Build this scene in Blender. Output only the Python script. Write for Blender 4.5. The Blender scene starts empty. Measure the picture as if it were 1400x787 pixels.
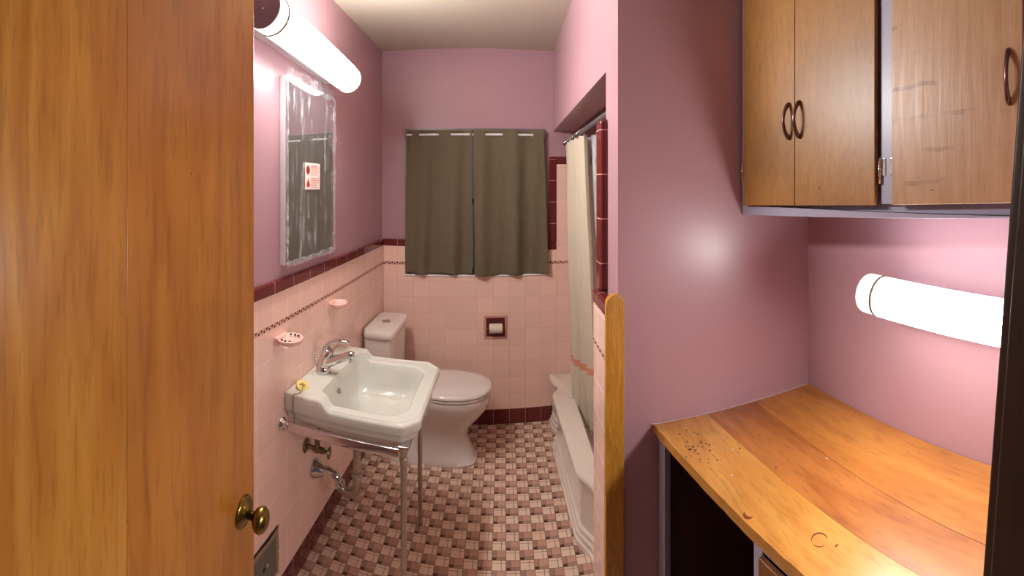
import bpy, bmesh, math, random
from mathutils import Vector, Matrix, noise
random.seed(7)
SC = bpy.context.scene
COL = SC.collection
PI = math.pi

# ------------------------------------------------------------------ camera (the photo is a phone panorama)
F, X0, Y0, CH = 570.0, 690.0, 255.0, 1.61
cam = bpy.data.cameras.new('camera'); cam.type = 'PANO'
cam.panorama_type = 'CENTRAL_CYLINDRICAL'
cam.central_cylindrical_radius = 1.0
cam.central_cylindrical_range_u_min = (0 - X0) / F
cam.central_cylindrical_range_u_max = (1400 - X0) / F
cam.central_cylindrical_range_v_min = -(787 - Y0) / F
cam.central_cylindrical_range_v_max = Y0 / F
cam.clip_start = 0.01
co = bpy.data.objects.new('camera', cam); COL.objects.link(co)
co.location = (0, 0, CH); co.rotation_euler = (PI / 2, 0, 0)
SC.camera = co
# ------------------------------------------------------------------ world: dim hallway / dusk light
W = bpy.data.worlds.new('world'); SC.world = W; W.use_nodes = True
W.node_tree.nodes['Background'].inputs[0].default_value = (0.72, 0.76, 0.9, 1)
W.node_tree.nodes['Background'].inputs[1].default_value = 0.08
SC.view_settings.view_transform = 'Standard'
SC.view_settings.look = 'None'
SC.view_settings.gamma = 1.0
SC.view_settings.use_curve_mapping = False
SC.view_settings.exposure = 0.14
LAMP_VANITY, LAMP_CLOSET = 100.0, 48.0
LAMP_COLOR = (1.0, 0.965, 0.92)


# ------------------------------------------------------------------ colour and material helpers
def lin(c):
    return tuple(((v / 255) / 12.92 if v / 255 <= 0.04045 else (((v / 255) + 0.055) / 1.055) ** 2.4) for v in c) + (1.0,)


class NT:
    def __init__(s, name):
        s.m = bpy.data.materials.new(name); s.m.use_nodes = True
        s.t = s.m.node_tree; s.p = s.t.nodes['Principled BSDF']

    def n(s, kind, **kw):
        nd = s.t.nodes.new(kind)
        for k, v in kw.items():
            if k.startswith('i_'):
                nd.inputs[int(k[2:])].default_value = v
            else:
                setattr(nd, k, v)
        return nd

    def l(s, a, b): s.t.links.new(a, b)

    def math(s, op, a, b=None, c=None, clamp=False):
        nd = s.n('ShaderNodeMath', operation=op); nd.use_clamp = clamp
        for i, v in enumerate((a, b, c)):
            if v is None: continue
            if isinstance(v, (int, float)): nd.inputs[i].default_value = v
            else: s.l(v, nd.inputs[i])
        return nd.outputs[0]

    def mix(s, fac, a, b, mode='MIX'):
        nd = s.n('ShaderNodeMix', data_type='RGBA', blend_type=mode)
        for i, v in ((0, fac), (6, a), (7, b)):
            if isinstance(v, (int, float, tuple)): nd.inputs[i].default_value = v
            else: s.l(v, nd.inputs[i])
        return nd.outputs[2]

    def xyz(s):
        tc = s.n('ShaderNodeTexCoord'); sp = s.n('ShaderNodeSeparateXYZ'); s.l(tc.outputs['Object'], sp.inputs[0])
        return tc.outputs['Object'], sp.outputs

    def comb(s, x, y, z):
        nd = s.n('ShaderNodeCombineXYZ')
        for i, v in enumerate((x, y, z)):
            if isinstance(v, (int, float)): nd.inputs[i].default_value = v
            else: s.l(v, nd.inputs[i])
        return nd.outputs[0]

    def noise(s, vec, scale, detail=3, rough=0.5, out=0):
        nd = s.n('ShaderNodeTexNoise'); s.l(vec, nd.inputs['Vector'])
        nd.inputs['Scale'].default_value = scale; nd.inputs['Detail'].default_value = detail
        nd.inputs['Roughness'].default_value = rough
        return nd.outputs[out]

    def ramp(s, fac, stops):
        nd = s.n('ShaderNodeValToRGB'); s.l(fac, nd.inputs[0])
        el = nd.color_ramp.elements
        while len(el) < len(stops): el.new(0.5)
        for e, (p, c) in zip(el, stops): e.position = p; e.color = c
        return nd.outputs[0]

    def bump(s, h, strength, dist=0.002):
        nd = s.n('ShaderNodeBump'); nd.inputs['Strength'].default_value = strength
        nd.inputs['Distance'].default_value = dist
        s.l(h, nd.inputs['Height']); s.l(nd.outputs[0], s.p.inputs['Normal'])

    def set(s, col=None, rough=None, metal=None, **kw):
        if col is not None:
            if isinstance(col, tuple): s.p.inputs['Base Color'].default_value = col
            else: s.l(col, s.p.inputs['Base Color'])
        if rough is not None: s.p.inputs['Roughness'].default_value = rough
        if metal is not None: s.p.inputs['Metallic'].default_value = metal
        for k, v in kw.items(): s.p.inputs[k.replace('_', ' ')].default_value = v
        return s.m


def simple(name, rgb, rough=0.5, metal=0.0, vary=0.06, scale=14, bump=0.0, **kw):
    N = NT(name); obj, _ = N.xyz()
    nz = N.noise(obj, scale, 4)
    d = tuple(v * (1 - vary * 2) for v in lin(rgb)[:3]) + (1,)
    N.set(N.mix(nz, d, lin(rgb)), rough, metal, **kw)
    if bump: N.bump(N.noise(obj, scale * 12, 2), bump, 0.001)
    return N.m


def paint(name, rgb, rough=0.33):
    N = NT(name); obj, _ = N.xyz()
    c = lin(rgb)
    N.set(N.mix(N.noise(obj, 2.3, 3), tuple(v * .93 for v in c[:3]) + (1,), c), rough)
    N.bump(N.noise(obj, 60, 3), 0.12, 0.001)
    return N.m


def tile_mat(name, rgb, grout, axis, w=0.1085, h=0.1085, z0=0.1, a0=0.0, rough=0.12, mortar=0.0011, vary=0.05):
    """square glazed tiles laid in straight joints; axis = the horizontal coordinate used"""
    N = NT(name); obj, s = N.xyz()
    a = N.math('SUBTRACT', s[0] if axis == 'X' else s[1], a0)
    z = N.math('SUBTRACT', s[2], z0)
    vec = N.comb(a, z, 0)
    br = N.n('ShaderNodeTexBrick'); br.offset = 0.0; br.squash = 1.0
    N.l(vec, br.inputs['Vector'])
    c = lin(rgb)
    br.inputs['Color1'].default_value = c
    br.inputs['Color2'].default_value = tuple(v * (1 - vary * 1.6) for v in c[:3]) + (1,)
    br.inputs['Mortar'].default_value = lin(grout)
    br.inputs['Scale'].default_value = 1.0
    br.inputs['Mortar Size'].default_value = mortar
    br.inputs['Mortar Smooth'].default_value = 0.3
    br.inputs['Brick Width'].default_value = w
    br.inputs['Row Height'].default_value = h
    N.set(br.outputs[0], rough)
    fac = br.outputs[1]
    N.l(N.math('MULTIPLY_ADD', fac, 0.5, rough), N.p.inputs['Roughness'])
    wob = N.noise(obj, 9, 2)
    hgt = N.math('ADD', N.math('MULTIPLY', fac, -1.0), N.math('MULTIPLY', wob, 1.6))
    N.bump(hgt, 0.5, 0.0016)
    return N.m


def border_mat(name, axis):
    """thin mosaic strip: small dark brown diamonds and bars on a pale ground"""
    N = NT(name); obj, s = N.xyz()
    a = s[0] if axis == 'X' else s[1]
    u = N.math('FRACT', N.math('DIVIDE', a, 0.036))
    v = N.math('FRACT', N.math('DIVIDE', N.math('SUBTRACT', s[2], 1.0765), 0.019))
    d1 = N.math('LESS_THAN', N.math('ADD', N.math('ABSOLUTE', N.math('SUBTRACT', u, 0.25)),
                N.math('MULTIPLY', N.math('ABSOLUTE', N.math('SUBTRACT', v, 0.32)), 0.6)), 0.2)
    d2 = N.math('LESS_THAN', N.math('ADD', N.math('ABSOLUTE', N.math('SUBTRACT', u, 0.75)),
                N.math('MULTIPLY', N.math('ABSOLUTE', N.math('SUBTRACT', v, 0.68)), 0.6)), 0.2)
    k = N.math('MAXIMUM', d1, d2)
    N.set(N.mix(k, lin((214, 166, 150)), lin((62, 34, 32))), 0.25)
    return N.m


def floor_mat():
    N = NT('mosaic_floor'); obj, s = N.xyz()
    MX, MY = 0.0605, 0.0485
    fx = N.math('DIVIDE', N.math('ADD', s[0], 0.055), MX)
    fy = N.math('DIVIDE', N.math('SUBTRACT', s[1], 1.748), MY)
    u = N.math('FRACT', N.math('ADD', fx, 100)); v = N.math('FRACT', N.math('ADD', fy, 100))
    par = N.math('MODULO', N.math('ADD', N.math('FLOOR', N.math('ADD', fx, 100)), N.math('FLOOR', N.math('ADD', fy, 100))), 2)
    dark = N.math('GREATER_THAN', par, 0.5)
    g = 0.022
    def line(t, at): return N.math('LESS_THAN', N.math('ABSOLUTE', N.math('SUBTRACT', t, at)), g)
    edge = N.math('MAXIMUM', N.math('MAXIMUM', line(u, 0), line(u, 1)), N.math('MAXIMUM', line(v, 0), line(v, 1)))
    lightln = N.math('MAXIMUM', line(u, .66), line(v, .74))
    darkln = N.math('MAXIMUM', line(u, .33), line(v, .30))
    uL = N.math('LESS_THAN', u, .33); vL = N.math('LESS_THAN', v, .30)
    small = N.math('MULTIPLY', uL, vL)
    strip = N.math('MAXIMUM', uL, vL)
    cell = N.comb(N.math('FLOOR', N.math('ADD', fx, 100)), N.math('FLOOR', N.math('ADD', fy, 100)), 0)
    wn = N.n('ShaderNodeTexWhiteNoise'); N.l(cell, wn.inputs[0])
    rnd = wn.outputs['Value']
    lightc = N.mix(rnd, lin((236, 206, 184)), lin((246, 222, 202)))
    midc = N.mix(rnd, lin((196, 150, 130)), lin((212, 168, 148)))
    stripc = N.mix(rnd, lin((160, 128, 112)), lin((184, 150, 132)))
    darkc = N.mix(rnd, lin((66, 30, 20)), lin((90, 46, 32)))
    dm = N.mix(small, N.mix(strip, midc, stripc), darkc)
    base = N.mix(dark, lightc, dm)
    ln = N.math('MAXIMUM', edge, N.math('ADD', N.math('MULTIPLY', dark, darkln), N.math('MULTIPLY', N.math('SUBTRACT', 1, dark), lightln)), clamp=True)
    col = N.mix(ln, base, lin((140, 108, 92)))
    dirt = N.noise(obj, 5, 5, 0.6)
    col = N.mix(N.math('MULTIPLY', dirt, 0.22), col, lin((120, 80, 60)))
    N.set(col, 0.42)
    N.bump(N.math('MULTIPLY', ln, -1), 0.35, 0.001)
    return N.m


def wood(name, c1, c2, grain='Z', across=9.0, stretch=0.07, rough=0.35, dark=None, coat=0.0, bands=0.5, blot=0.25, off=0.0):
    """stained wood: long grain along axis, broad cathedral bands, fine pores"""
    N = NT(name); obj, s = N.xyz()
    k = {'X': 0, 'Y': 1, 'Z': 2}[grain]
    sc = [1.0, 1.0, 1.0]; sc[k] = stretch
    mp = N.n('ShaderNodeMapping'); N.l(obj, mp.inputs[0]); mp.inputs['Scale'].default_value = sc
    mp.inputs['Location'].default_value = (off, off * 1.7, off * .6)
    v = mp.outputs[0]
    n1 = N.noise(v, across, 4, .55)
    rings = N.math('FRACT', N.math('MULTIPLY', n1, 9.0))
    rings = N.math('ABSOLUTE', N.math('SUBTRACT', rings, 0.5))
    rings = N.math('MULTIPLY', rings, 2.0)
    fine = N.noise(v, across * 14, 3, .6)
    big = N.noise(obj, 2.6, 3, .5)
    f = N.math('ADD', N.math('MULTIPLY', rings, bands), N.math('MULTIPLY', fine, 1 - bands))
    col = N.mix(f, lin(c2), lin(c1))
    pores = N.ramp(N.noise(v, across * 30, 2, .5), [(0.36, (1, 1, 1, 1)), (0.46, (0, 0, 0, 1))])
    if dark is None: dark = tuple(int(x * .55) for x in c2)
    col = N.mix(N.math('MULTIPLY', pores, .22), col, lin(dark))
    col = N.mix(N.math('MULTIPLY', N.ramp(big, [(0.42, (0, 0, 0, 1)), (0.66, (1, 1, 1, 1))]), blot), col, lin(dark))
    N.set(col, rough, Coat_Weight=coat, Coat_Roughness=0.2)
    N.bump(fine, 0.08, 0.0008)
    return N.m


def emit(name, col, strength, side):
    """acrylic tube lamp: full brightness towards the room, weak towards the wall"""
    N = NT(name)
    obj_, s_ = N.xyz()
    front = N.math('MULTIPLY', s_[0], -side / .06)  # made-up falloff: dims the wall side so the wall doesn't blow out
    mr = N.n('ShaderNodeMapRange'); N.l(front, mr.inputs[0])
    mr.inputs[1].default_value = -.2; mr.inputs[2].default_value = .5; mr.inputs[3].default_value = min(2.5, strength); mr.inputs[4].default_value = strength
    N.l(mr.outputs[0], N.p.inputs['Emission Strength'])
    N.set((0.9, 0.9, 0.88, 1), 0.4)
    N.p.inputs['Emission Color'].default_value = col + (1,)
    return N.m


M = {}
M['pink'] = paint('lilac_pink_paint', (178, 139, 148))
M['ceil'] = paint('ceiling_paint', (190, 178, 162), .6)
M['alcove'] = paint('alcove_paint', (178, 160, 140), .5)
PT, GR = (246, 208, 194), (254, 236, 224)
M['tileY'] = tile_mat('pink_tile_side', PT, GR, 'Y', a0=0.03)
M['tileX'] = tile_mat('pink_tile_back', PT, (222, 172, 158), 'X', a0=0.032)
M['tileY2'] = tile_mat('pink_tile_side_upper', PT, GR, 'Y', z0=1.0955, a0=0.03)
M['tileX2'] = tile_mat('pink_tile_back_upper', PT, (222, 172, 158), 'X', z0=1.0955, a0=0.032)
MT, MG = (104, 38, 40), (190, 138, 126)
M['marY'] = tile_mat('maroon_tile_side', MT, MG, 'Y', w=.147, h=3, z0=-1, a0=.012, mortar=.0016)
M['marX'] = tile_mat('maroon_tile_back', MT, MG, 'X', w=.1085, h=3, z0=-1, a0=.032, mortar=.0014)
M['marZ'] = tile_mat('maroon_tile_column', MT, MG, 'X', w=3, h=.147, z0=1.21, a0=-1, mortar=.002)
M['marS'] = tile_mat('maroon_tile_rail', MT, MG, 'X', w=.147, h=3, z0=-1, a0=.03, mortar=.0016)
M['bordY'] = border_mat('mosaic_border_side', 'Y'); M['bordX'] = border_mat('mosaic_border_back', 'X')
M['floor'] = floor_mat()
M['door'] = wood('orange_oak_veneer', (216, 156, 68), (184, 116, 38), 'Z', 4.2, .1, .34, coat=.3, bands=.7, blot=.16)
M['door2'] = wood('orange_oak_veneer_second', (200, 134, 54), (172, 104, 34), 'Z', 3.4, .1, .34, coat=.3, bands=.62, blot=.3, off=3.3)
M['dark'] = wood('dark_stained_wood', (52, 33, 24), (30, 18, 13), 'Z', 14, .08, .45)
M['trimwood'] = wood('golden_oak_strip', (214, 158, 62), (172, 114, 34), 'Z', 22, .1, .35, coat=.2, bands=.5)
M['birch1'] = wood('birch_door_golden', (160, 114, 56), (138, 92, 40), 'Z', 7, .2, .38, bands=.35, blot=.4)
M['birch2'] = wood('birch_door_worn', (196, 156, 116), (158, 116, 80), 'X', 7, .5, .36, bands=.42, blot=.4, off=2)
M['pine1'] = wood('pine_plank_front', (200, 146, 72), (174, 112, 46), 'Y', 4, .16, .34, coat=.2, bands=.5, blot=.25)
M['pine2'] = wood('pine_plank_middle', (176, 112, 54), (142, 80, 34), 'Y', 3.6, .16, .34, coat=.2, bands=.6, blot=.25, off=5)
M['pine3'] = wood('pine_plank_rear', (192, 130, 60), (160, 94, 36), 'Y', 3.2, .16, .36, coat=.2, bands=.6, blot=.25, off=9)
def streaked(name):
    N = NT(name); ob_, s_ = N.xyz()
    warp = N.noise(ob_, 9, 3)
    z = N.math('ADD', s_[2], N.math('MULTIPLY', warp, .05))
    line = N.math('ABSOLUTE', N.math('SUBTRACT', N.math('FRACT', N.math('MULTIPLY', z, 14.0)), .5))
    gate = N.ramp(N.noise(ob_, 7, 2), [(.5, (0, 0, 0, 1)), (.62, (1, 1, 1, 1))])
    ln = N.math('MULTIPLY', N.math('LESS_THAN', line, .07), gate)
    mp = N.n('ShaderNodeMapping'); N.l(ob_, mp.inputs[0]); mp.inputs['Scale'].default_value = (1, 1, .08)
    fib = N.noise(mp.outputs[0], 70, 4, .6)
    mott = N.noise(ob_, 11, 4, .6)
    col = N.mix(fib, lin((150, 112, 78)), lin((198, 160, 122)))
    col = N.mix(N.math('MULTIPLY', mott, .45), col, lin((146, 104, 70)))
    col = N.mix(N.math('MULTIPLY', ln, .6), col, lin((110, 72, 44)))
    N.set(col, .36); N.l(N.math('MULTIPLY_ADD', fib, .35, .2), N.p.inputs['Roughness'])
    N.bump(N.math('ADD', fib, N.math('MULTIPLY', ln, -.6)), .35, .002)
    return N.m
M['birch2'] = streaked('birch_door_water_worn')
M['lowdoor'] = wood('brown_cabinet_wood', (150, 92, 44), (112, 62, 26), 'Z', 10, .12, .4)
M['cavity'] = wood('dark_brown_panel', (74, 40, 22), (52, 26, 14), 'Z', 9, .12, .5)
M['lilac'] = simple('pale_lilac_enamel', (158, 155, 176), .35)
M['porc'] = simple('white_porcelain', (212, 212, 202), .07, vary=.01, Coat_Weight=.5, Coat_Roughness=.03)
M['porc_t'] = simple('white_toilet_china', (226, 218, 212), .08, vary=.01, Coat_Weight=.5, Coat_Roughness=.03)
M['tub'] = simple('white_tub_enamel', (228, 216, 206), .1, vary=.02, Coat_Weight=.5)
M['chrome'] = simple('chrome', (214, 212, 212), .1, 1.0, vary=.02)
M['oldchrome'] = simple('dulled_chrome', (196, 184, 170), .3, .75, vary=.2, scale=40)
M['brasspipe'] = simple('tarnished_brass', (150, 134, 104), .3, .85, vary=.25, scale=50)
M['brass'] = simple('antique_brass', (150, 128, 66), .26, 1.0, vary=.15, scale=60)
M['white'] = simple('white_enamel', (232, 230, 232), .3, vary=.01)
M['mauvecap'] = simple('mauve_end_cap', (150, 118, 128), .4)
M['black'] = simple('black_shadow_gap', (16, 13, 12), .7)
M['rubber'] = simple('black_rubber', (24, 24, 24), .5)
M['lampV'] = emit('lit_diffuser_vanity', LAMP_COLOR, LAMP_VANITY, -1)
M['lampC'] = emit('lit_diffuser_closet', LAMP_COLOR, LAMP_CLOSET, 1)
M['ring'] = simple('dull_bronze_metal_ring', (120, 100, 76), .6)
M['handle'] = simple('bronzed_handle', (120, 92, 88), .25, 1.0)
M['soapd'] = simple('pink_ceramic', (240, 196, 184), .12, vary=.02)
M['soapd2'] = simple('pink_niche_rim', (206, 156, 144), .15, vary=.02)
M['yellow'] = simple('pale_yellow_rubber', (232, 206, 120), .5)
M['paper'] = simple('white_paper', (236, 222, 208), .8, bump=.2)
M['grey'] = simple('galvanised_plate', (128, 126, 112), .55, .3, vary=.2, scale=30)
M['plaster'] = simple('broken_plaster_edge', (176, 146, 122), .9, vary=.2, scale=60, bump=.5)
M['card'] = simple('white_card', (240, 222, 214), .5, vary=.01)
M['red'] = simple('red_print', (196, 52, 44), .5)
M['redpale'] = simple('pale_red_print', (222, 150, 142), .5)
M['framegrey'] = simple('grey_metal_frame', (124, 120, 122), .4, .5)
M['caulk'] = simple('white_caulk', (196, 168, 172), .6)
M['scar'] = simple('burn_stain', (110, 50, 22), .5)
M['darkstain'] = simple('blue_grey_stain', (96, 84, 66), .5)
M['outside'] = simple('dusk_glass', (60, 70, 86), .1)

M['lampE'] = emit('end_sleeve_vanity', LAMP_COLOR, 1.6, -1); M['lampE2'] = emit('end_sleeve_closet', LAMP_COLOR, 1.6, 1)
N = NT('mirror_glass'); N.set((0.8, 0.82, 0.82, 1), 0.02, 1.0); M['mirror'] = N.m
N = NT('window_glass'); N.set((0.9, 0.95, 1, 1), 0.02, Transmission_Weight=1.0, IOR=1.1); M['glass'] = N.m


def cloth_mat(name, rgb, weave=500, stripe=None, trans=0.0, stripe2=None):
    N = NT(name); obj, s = N.xyz()
    c = lin(rgb)
    col = N.mix(N.noise(obj, 4, 4), tuple(v * .82 for v in c[:3]) + (1,), c)
    mp = N.n('ShaderNodeMapping'); N.l(obj, mp.inputs[0]); mp.inputs['Scale'].default_value = (1, 1, .15)
    col = N.mix(N.math('MULTIPLY', N.noise(mp.outputs[0], 160, 2), .3), col, tuple(v * .6 for v in c[:3]) + (1,))
    if stripe:
        z1, z2, sc = stripe
        k = N.math('MULTIPLY', N.math('GREATER_THAN', s[2], z1), N.math('LESS_THAN', s[2], z2))
        col = N.mix(k, col, lin(sc))
    N.set(col, .8, Sheen_Weight=.2)
    if trans:
        out = N.t.nodes['Material Output']; tr = N.n('ShaderNodeBsdfTranslucent'); tr.inputs[0].default_value = c
        mx = N.n('ShaderNodeMixShader'); mx.inputs[0].default_value = trans
        N.l(N.p.outputs[0], mx.inputs[1]); N.l(tr.outputs[0], mx.inputs[2]); N.l(mx.outputs[0], out.inputs[0])
    N.bump(N.noise(obj, weave, 2), .25, .0006)
    return N.m


M['olive'] = cloth_mat('olive_brown_cloth', (124, 110, 86), trans=.2)
M['cream'] = cloth_mat('cream_curtain_cloth', (236, 222, 200), trans=.2, stripe=(-1.345, -1.305, (226, 150, 122)))


def film_mat(name, clear=.8, scale=(1, 1, 1), lo=.5, hi=.7, rough=.15):
    N = NT(name); obj, s = N.xyz()
    mp = N.n('ShaderNodeMapping'); N.l(obj, mp.inputs[0]); mp.inputs['Scale'].default_value = scale
    nz = N.noise(mp.outputs[0], 14, 5, .65)
    fac = N.ramp(nz, [(lo, (1 - clear, 1 - clear, 1 - clear, 1)), (hi, (.62, .62, .62, 1))])
    tr = N.n('ShaderNodeBsdfTransparent')
    N.set((.86, .9, .95, 1), rough)
    mx = N.n('ShaderNodeMixShader'); out = N.t.nodes['Material Output']
    N.l(fac, mx.inputs[0]); N.l(tr.outputs[0], mx.inputs[1]); N.l(N.p.outputs[0], mx.inputs[2]); N.l(mx.outputs[0], out.inputs[0])
    N.bump(nz, .9, .01)
    return N.m


M['film'] = film_mat('clear_wrap', .955, (1, 2.4, .35), .56, .8)
M['filmedge'] = film_mat('crumpled_wrap_edge', .88, (1, 1, 1), .42, .72)
M['liner'] = film_mat('clear_vinyl_liner', .75, (4, 4, .3), .45, .75)


# ------------------------------------------------------------------ mesh helpers (world coordinates in, local origin out)
def B(): return bmesh.new()


def obj(name, bm, mat, parent=None, origin=None, smooth=False, bevel=0.0, auto=None):
    mats = mat if isinstance(mat, (list, tuple)) else [mat]
    bmesh.ops.recalc_face_normals(bm, faces=bm.faces)
    if origin is None:
        if parent is None: origin = Vector((0, 0, 0))
        else: origin = pos(parent)
    origin = Vector(origin)
    bmesh.ops.translate(bm, verts=bm.verts, vec=-origin)
    me = bpy.data.meshes.new(name); bm.to_mesh(me); bm.free()
    for m in mats: me.materials.append(M[m] if isinstance(m, str) else m)
    if smooth:
        for p in me.polygons: p.use_smooth = True
    o = bpy.data.objects.new(name, me); COL.objects.link(o)
    if parent is not None:
        o.parent = parent
        o.location = origin - pos(parent)
    else:
        o.location = origin
    if bevel:
        b = o.modifiers.new('b', 'BEVEL'); b.width = bevel; b.segments = 3; b.limit_method = 'ANGLE'; b.angle_limit = .6
        for p in me.polygons: p.use_smooth = True
        wn = o.modifiers.new('w', 'WEIGHTED_NORMAL'); wn.keep_sharp = True
    if smooth and auto:
        me.set_sharp_from_angle(angle=auto)
    return o


def pos(o):
    p = Vector(o.location)
    while o.parent: o = o.parent; p += Vector(o.location)
    return p


def empty(name, loc, label, cat, group=None, kind=None):
    o = bpy.data.objects.new(name, None); COL.objects.link(o); o.location = loc; o.empty_display_size = .05
    return tag(o, label, cat, group, kind)


def tag(o, label=None, cat=None, group=None, kind=None):
    if label: o['label'] = label
    if cat: o['category'] = cat
    if group: o['group'] = group
    if kind: o['kind'] = kind
    return o


def hexa(bm, P, mi=0):
    """8 corners: bottom loop of 4 then top loop of 4"""
    v = [bm.verts.new(p) for p in P]
    for f in ((0, 1, 2, 3), (4, 5, 6, 7), (0, 1, 5, 4), (1, 2, 6, 5), (2, 3, 7, 6), (3, 0, 4, 7)):
        bm.faces.new([v[i] for i in f]).material_index = mi
    return bm


def box(bm, a, b, mi=0):
    (x0, y0, z0), (x1, y1, z1) = a, b
    return hexa(bm, [(x0, y0, z0), (x1, y0, z0), (x1, y1, z0), (x0, y1, z0), (x0, y0, z1), (x1, y0, z1), (x1, y1, z1), (x0, y1, z1)], mi)


def prism(bm, poly, z0, z1, mi=0):
    n = len(poly)
    a = [bm.verts.new((p[0], p[1], z0)) for p in poly]; b = [bm.verts.new((p[0], p[1], z1)) for p in poly]
    bm.faces.new(a).material_index = mi; bm.faces.new(b).material_index = mi
    for i in range(n): bm.faces.new((a[i], a[(i + 1) % n], b[(i + 1) % n], b[i])).material_index = mi
    return bm


def loft(bm, rings, cap0=True, cap1=True, closed=True, mi=0):
    R = [[bm.verts.new(p) for p in r] for r in rings]
    n = len(R[0])
    for a, b in zip(R, R[1:]):
        for i in range(n if closed else n - 1):
            j = (i + 1) % n
            bm.faces.new((a[i], a[j], b[j], b[i])).material_index = mi
    if cap0: bm.faces.new(R[0]).material_index = mi
    if cap1: bm.faces.new(R[-1]).material_index = mi
    return bm


def frame_of(t):
    t = t.normalized()
    up = Vector((0, 0, 1)) if abs(t.z) < .95 else Vector((1, 0, 0))
    a = t.cross(up).normalized(); return a, t.cross(a).normalized()


def smooth_path(pts, n=6):
    pts = [Vector(p) for p in pts]
    if n <= 1 or len(pts) < 3: return pts
    out = []
    P = [pts[0] * 2 - pts[1]] + pts + [pts[-1] * 2 - pts[-2]]
    for i in range(1, len(P) - 2):
        for k in range(n):
            t = k / n; a, b, c, d = P[i - 1], P[i], P[i + 1], P[i + 2]
            out.append(.5 * ((2 * b) + (c - a) * t + (2 * a - 5 * b + 4 * c - d) * t * t + (3 * b - a - 3 * c + d) * t ** 3))
    out.append(pts[-1]); return out


def tube(bm, pts, rad, seg=20, n=1, flat=1.0, mi=0):
    """sweep; rad one number or a list with one radius per given point; flat squashes across the second axis"""
    k = len(pts)
    path = smooth_path(pts, n)
    def rr(t):
        if isinstance(rad, (int, float)): return rad
        x = t * (k - 1); i = min(int(x), k - 2); f = x - i
        return rad[i] * (1 - f) + rad[i + 1] * f
    rings = []; a = None
    for i, p in enumerate(path):
        t = (path[min(i + 1, len(path) - 1)] - path[max(i - 1, 0)])
        if a is None: a, b = frame_of(t)
        else:
            t = t.normalized(); a = (a - t * a.dot(t)).normalized(); b = t.cross(a)
        r = rr(i / (len(path) - 1))
        rings.append([p + a * math.cos(q) * r + b * math.sin(q) * r * flat for q in (2 * PI * j / seg for j in range(seg))])
    return loft(bm, rings, mi=mi)


def lathe(bm, c, axis, prof, seg=28, mi=0):
    """prof: (distance along axis, radius)"""
    ax = Vector(axis).normalized(); a, b = frame_of(ax); c = Vector(c)
    return loft(bm, [[c + ax * d + (a * math.cos(q) + b * math.sin(q)) * max(r, 1e-4) for q in (2 * PI * j / seg for j in range(seg))] for d, r in prof], mi=mi)


def L2(p, q, t): return (p[0] + (q[0] - p[0]) * t, p[1] + (q[1] - p[1]) * t)


def wallframe(p, q):
    """returns f(s, d, z): s metres along p->q, d metres to the left of it"""
    L = math.hypot(q[0] - p[0], q[1] - p[1]); ux, uy = (q[0] - p[0]) / L, (q[1] - p[1]) / L
    return (lambda s, d, z: (p[0] + ux * s - uy * d, p[1] + uy * s + ux * d, z)), L


def fbox(bm, f, s0, s1, d0, d1, z0, z1, mi=0):
    return hexa(bm, [f(s0, d0, z0), f(s1, d0, z0), f(s1, d1, z0), f(s0, d1, z0), f(s0, d0, z1), f(s1, d0, z1), f(s1, d1, z1), f(s0, d1, z1)], mi)


def holed(bm, f, s0, s1, d0, d1, z0, z1, hs0, hs1, hz0, hz1):
    """slab with one rectangular opening"""
    if hs0 > s0: fbox(bm, f, s0, hs0, d0, d1, z0, z1)
    if s1 > hs1: fbox(bm, f, hs1, s1, d0, d1, z0, z1)
    if hz0 > z0: fbox(bm, f, hs0, hs1, d0, d1, z0, hz0)
    if z1 > hz1: fbox(bm, f, hs0, hs1, d0, d1, hz1, z1)
    return bm


def struct(name, bm, mat, **kw):
    o = obj(name, bm, mat, **kw)
    if o.parent is None: o['kind'] = 'structure'
    return o


# ------------------------------------------------------------------ the shell
H = 2.55
XL = -.84
SL = .085
def yb(x): return 2.775 + SL * (x + .84)          # back wall line, a touch out of square
XR = 1.10
struct('floor', box(B(), (-1.0, -1.2, -.06), (1.3, 3.1, 0)), 'floor')
struct('ceiling', box(B(), (-1.0, -.06, H), (1.3, 3.1, H + .08)), 'ceil')
struct('wall_left', box(B(), (XL - .12, -.06, 0), (XL, 3.0, H)), 'pink')
fb, LB = wallframe((XL, yb(XL)), (XR + .15, yb(XR + .15)))
WS0, WS1, WZ0, WZ1 = .168, 1.118, 1.012, 2.0            # window opening, s along the back wall
struct('wall_back', holed(B(), fb, 0, LB, 0, .16, 0, H, WS0, WS1, WZ0, WZ1), 'pink')
PW0, PW1 = (.337, 1.21), (1.03, 1.155)
struct('wall_partition', prism(B(), [PW0, PW1, (1.2, 1.15), (1.2, 1.36), (.337, 1.36)], 0, H), 'pink')
struct('wall_right', prism(B(), [PW1, (.985, -.06), (1.15, -.06), (1.19, 1.16)], 0, H), 'pink')
struct('wall_header', box(B(), (.337, 1.36, 1.995), (.478, yb(.337) - .001, H)), 'pink')
struct('wall_alcove', box(B(), (XR, 1.36, 0), (XR + .1, 3.0, H)), 'alcove')
struct('ceiling_alcove', box(B(), (.478, 1.36, 2.36), (XR, yb(.478), 2.40)), 'ceil')
# doorway wall the camera looks through
bm = B()
box(bm, (XL, -.06, 0), (-.47, .085, H)); box(bm, (.40, -.06, 0), (.99, .085, H)); box(bm, (-.47, -.06, 2.12), (.40, .085, H))
struct('wall_front', bm, 'pink')

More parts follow.
